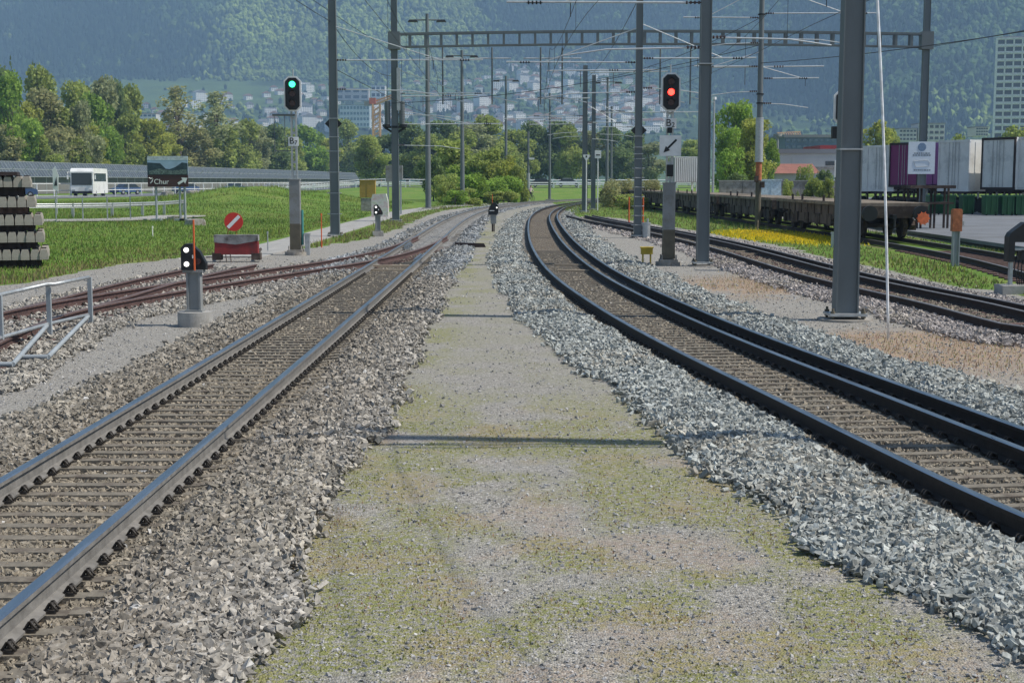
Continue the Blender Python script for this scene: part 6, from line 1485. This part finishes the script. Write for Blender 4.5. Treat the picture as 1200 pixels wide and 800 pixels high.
# little galvanised stump
p = G(976, 290); m = MB(); m.tube((0, 0, 0), (0, 0, .45), .07, 10); m.tube((0, 0, .45), (0, 0, .5), .09, 10); o = m.build('short_post', M['galv']); o.location = (p.x, p.y, 0); tag(o, 'short galvanised stump left of the nearest big mast', 'post')
# low plate between tracks
p = G(551, 288, .05); m = MB(); m.prism([(-.52, 0), (.52, 0), (.46, .13), (-.5, .16)], -.12, .05); o = m.build('cable_cover', M['darkbrown']); o.location = (p.x, p.y, 0); tag(o, 'dark low plate lying on the gravel beside the left track', 'plate')
# speed boards
for px, py, yt, shape, lb in ((686.5, 249, 184, 'v', 'small white heart-like board on a slim white post by the far masts'), (700, 247.5, 181, 's', 'small white square board with black bar on a slim post')):
    p = G(px, py); d = p.y; root = empty('speed_board', (p.x, p.y-.3, 0), 0, lb, 'sign'); z = Z(yt, d); w_ = .42
    m = MB(); m.tube((0, .03, 0), (0, .03, z), .035, 8); m.build('post', M['whitebd'], root)
    m = MB(); (m.prism([(0, z-.3), (.22, z+.02), (.22, z+.15), (-.22, z+.15), (-.22, z+.02)], -.02, 0) if shape == 'v' else m.box((0, -.01, z), (.45, .02, .55))); m.build('plate', M['whitebd'], root)
    m = MB(); m.box((0, -.027, z+(.02 if shape == 'v' else -.05)), (.1 if shape == 'v' else .3, .006, .14 if shape == 'v' else .08)); m.build('mark', M['black'], root)
# orange stakes by P3
for i, (px, lb) in enumerate(((737, 'thin orange stake left of the mast with step irons'), (753.5, 'thin orange stake right of the mast with step irons'))):
    p = G(px, 262); m = MB(); m.tube((0, 0, 0), (0, 0, 1.35), .035, 8); m.tube((0, 0, 0), (0, 0, .1), .06, 8); o = m.build('marker_stake', M['orange']); o.location = (p.x, p.y, 0); tag(o, lb, 'stake')
p = G(753, 279); m = MB(); m.tube((0, 0, -.02), (0, 0, .55), .15, 14); m.tube((0, 0, .55), (0, 0, .6), .17, 14); m.tube((.05, 0, .6), (.05, 0, .75), .04, 8); o = m.build('pipe_stub', M['galv']); o.location = (p.x+.12, p.y-.2, 0); tag(o, 'grey cylindrical stub at the foot of the mast with step irons', 'pipe')
# thin orange/yellow stakes at left
for px, py, yt, c, lb in ((377, 290, 250, 'orange', 'thin yellow-orange stake right of the green signal'), (314, 295, 271, 'galv', 'thin grey stake between buffer stop and green signal'), (179, 278, 265, 'white', 'short white stake in the meadow'), (888, 272, 258, 'wood', 'short pale wooden stake in front of the wagon by the round mast')):
    p = G(px, py); m = MB(); h = Z(yt, p.y); m.tube((0, 0, 0), (0, 0, h), .022, 8, r2=.016); m.tube((0, 0, h-.08), (0, 0, h), .028, 8); o = m.build('marker_stake', M[c]); o.location = (p.x, p.y, 0); tag(o, lb, 'stake')
# rocks on the mound
rnd = random.Random(3)
for i, (px, py, s) in enumerate(((196, 227, 1.3), (212, 228, 1.1), (226, 226, 1.4), (240, 229, .9), (229, 253, .7), (205, 250, .6), (360, 227, 1.0), (385, 228, 1.3))):
    p = G(px, py, .5); m = MB(); a = [(math.cos(t)*s*rnd.uniform(.7, 1.1), math.sin(t)*s*.6*rnd.uniform(.7, 1.1)) for t in np.linspace(0, 5.6, 7)]
    vs = [(x_, y_, -.2) for x_, y_ in a]+[(x_*.8, y_*.8, s*rnd.uniform(.25, .45)) for x_, y_ in a]+[(0, 0, s*.45)]
    fs = [(q, (q+1) % 7, 7+(q+1) % 7, 7+q) for q in range(7)]+[(7+q, 7+(q+1) % 7, 14) for q in range(7)]
    m.add(vs, fs); o = m.build('boulder', M['concold']); o.location = (p.x, p.y, float(gz(p.x, p.y))); tag(o, f'pale boulder in the meadow below the road, {ORD[i]} from the left', 'boulder', 'boulders in the meadow')
print('objects', len(bpy.data.objects))
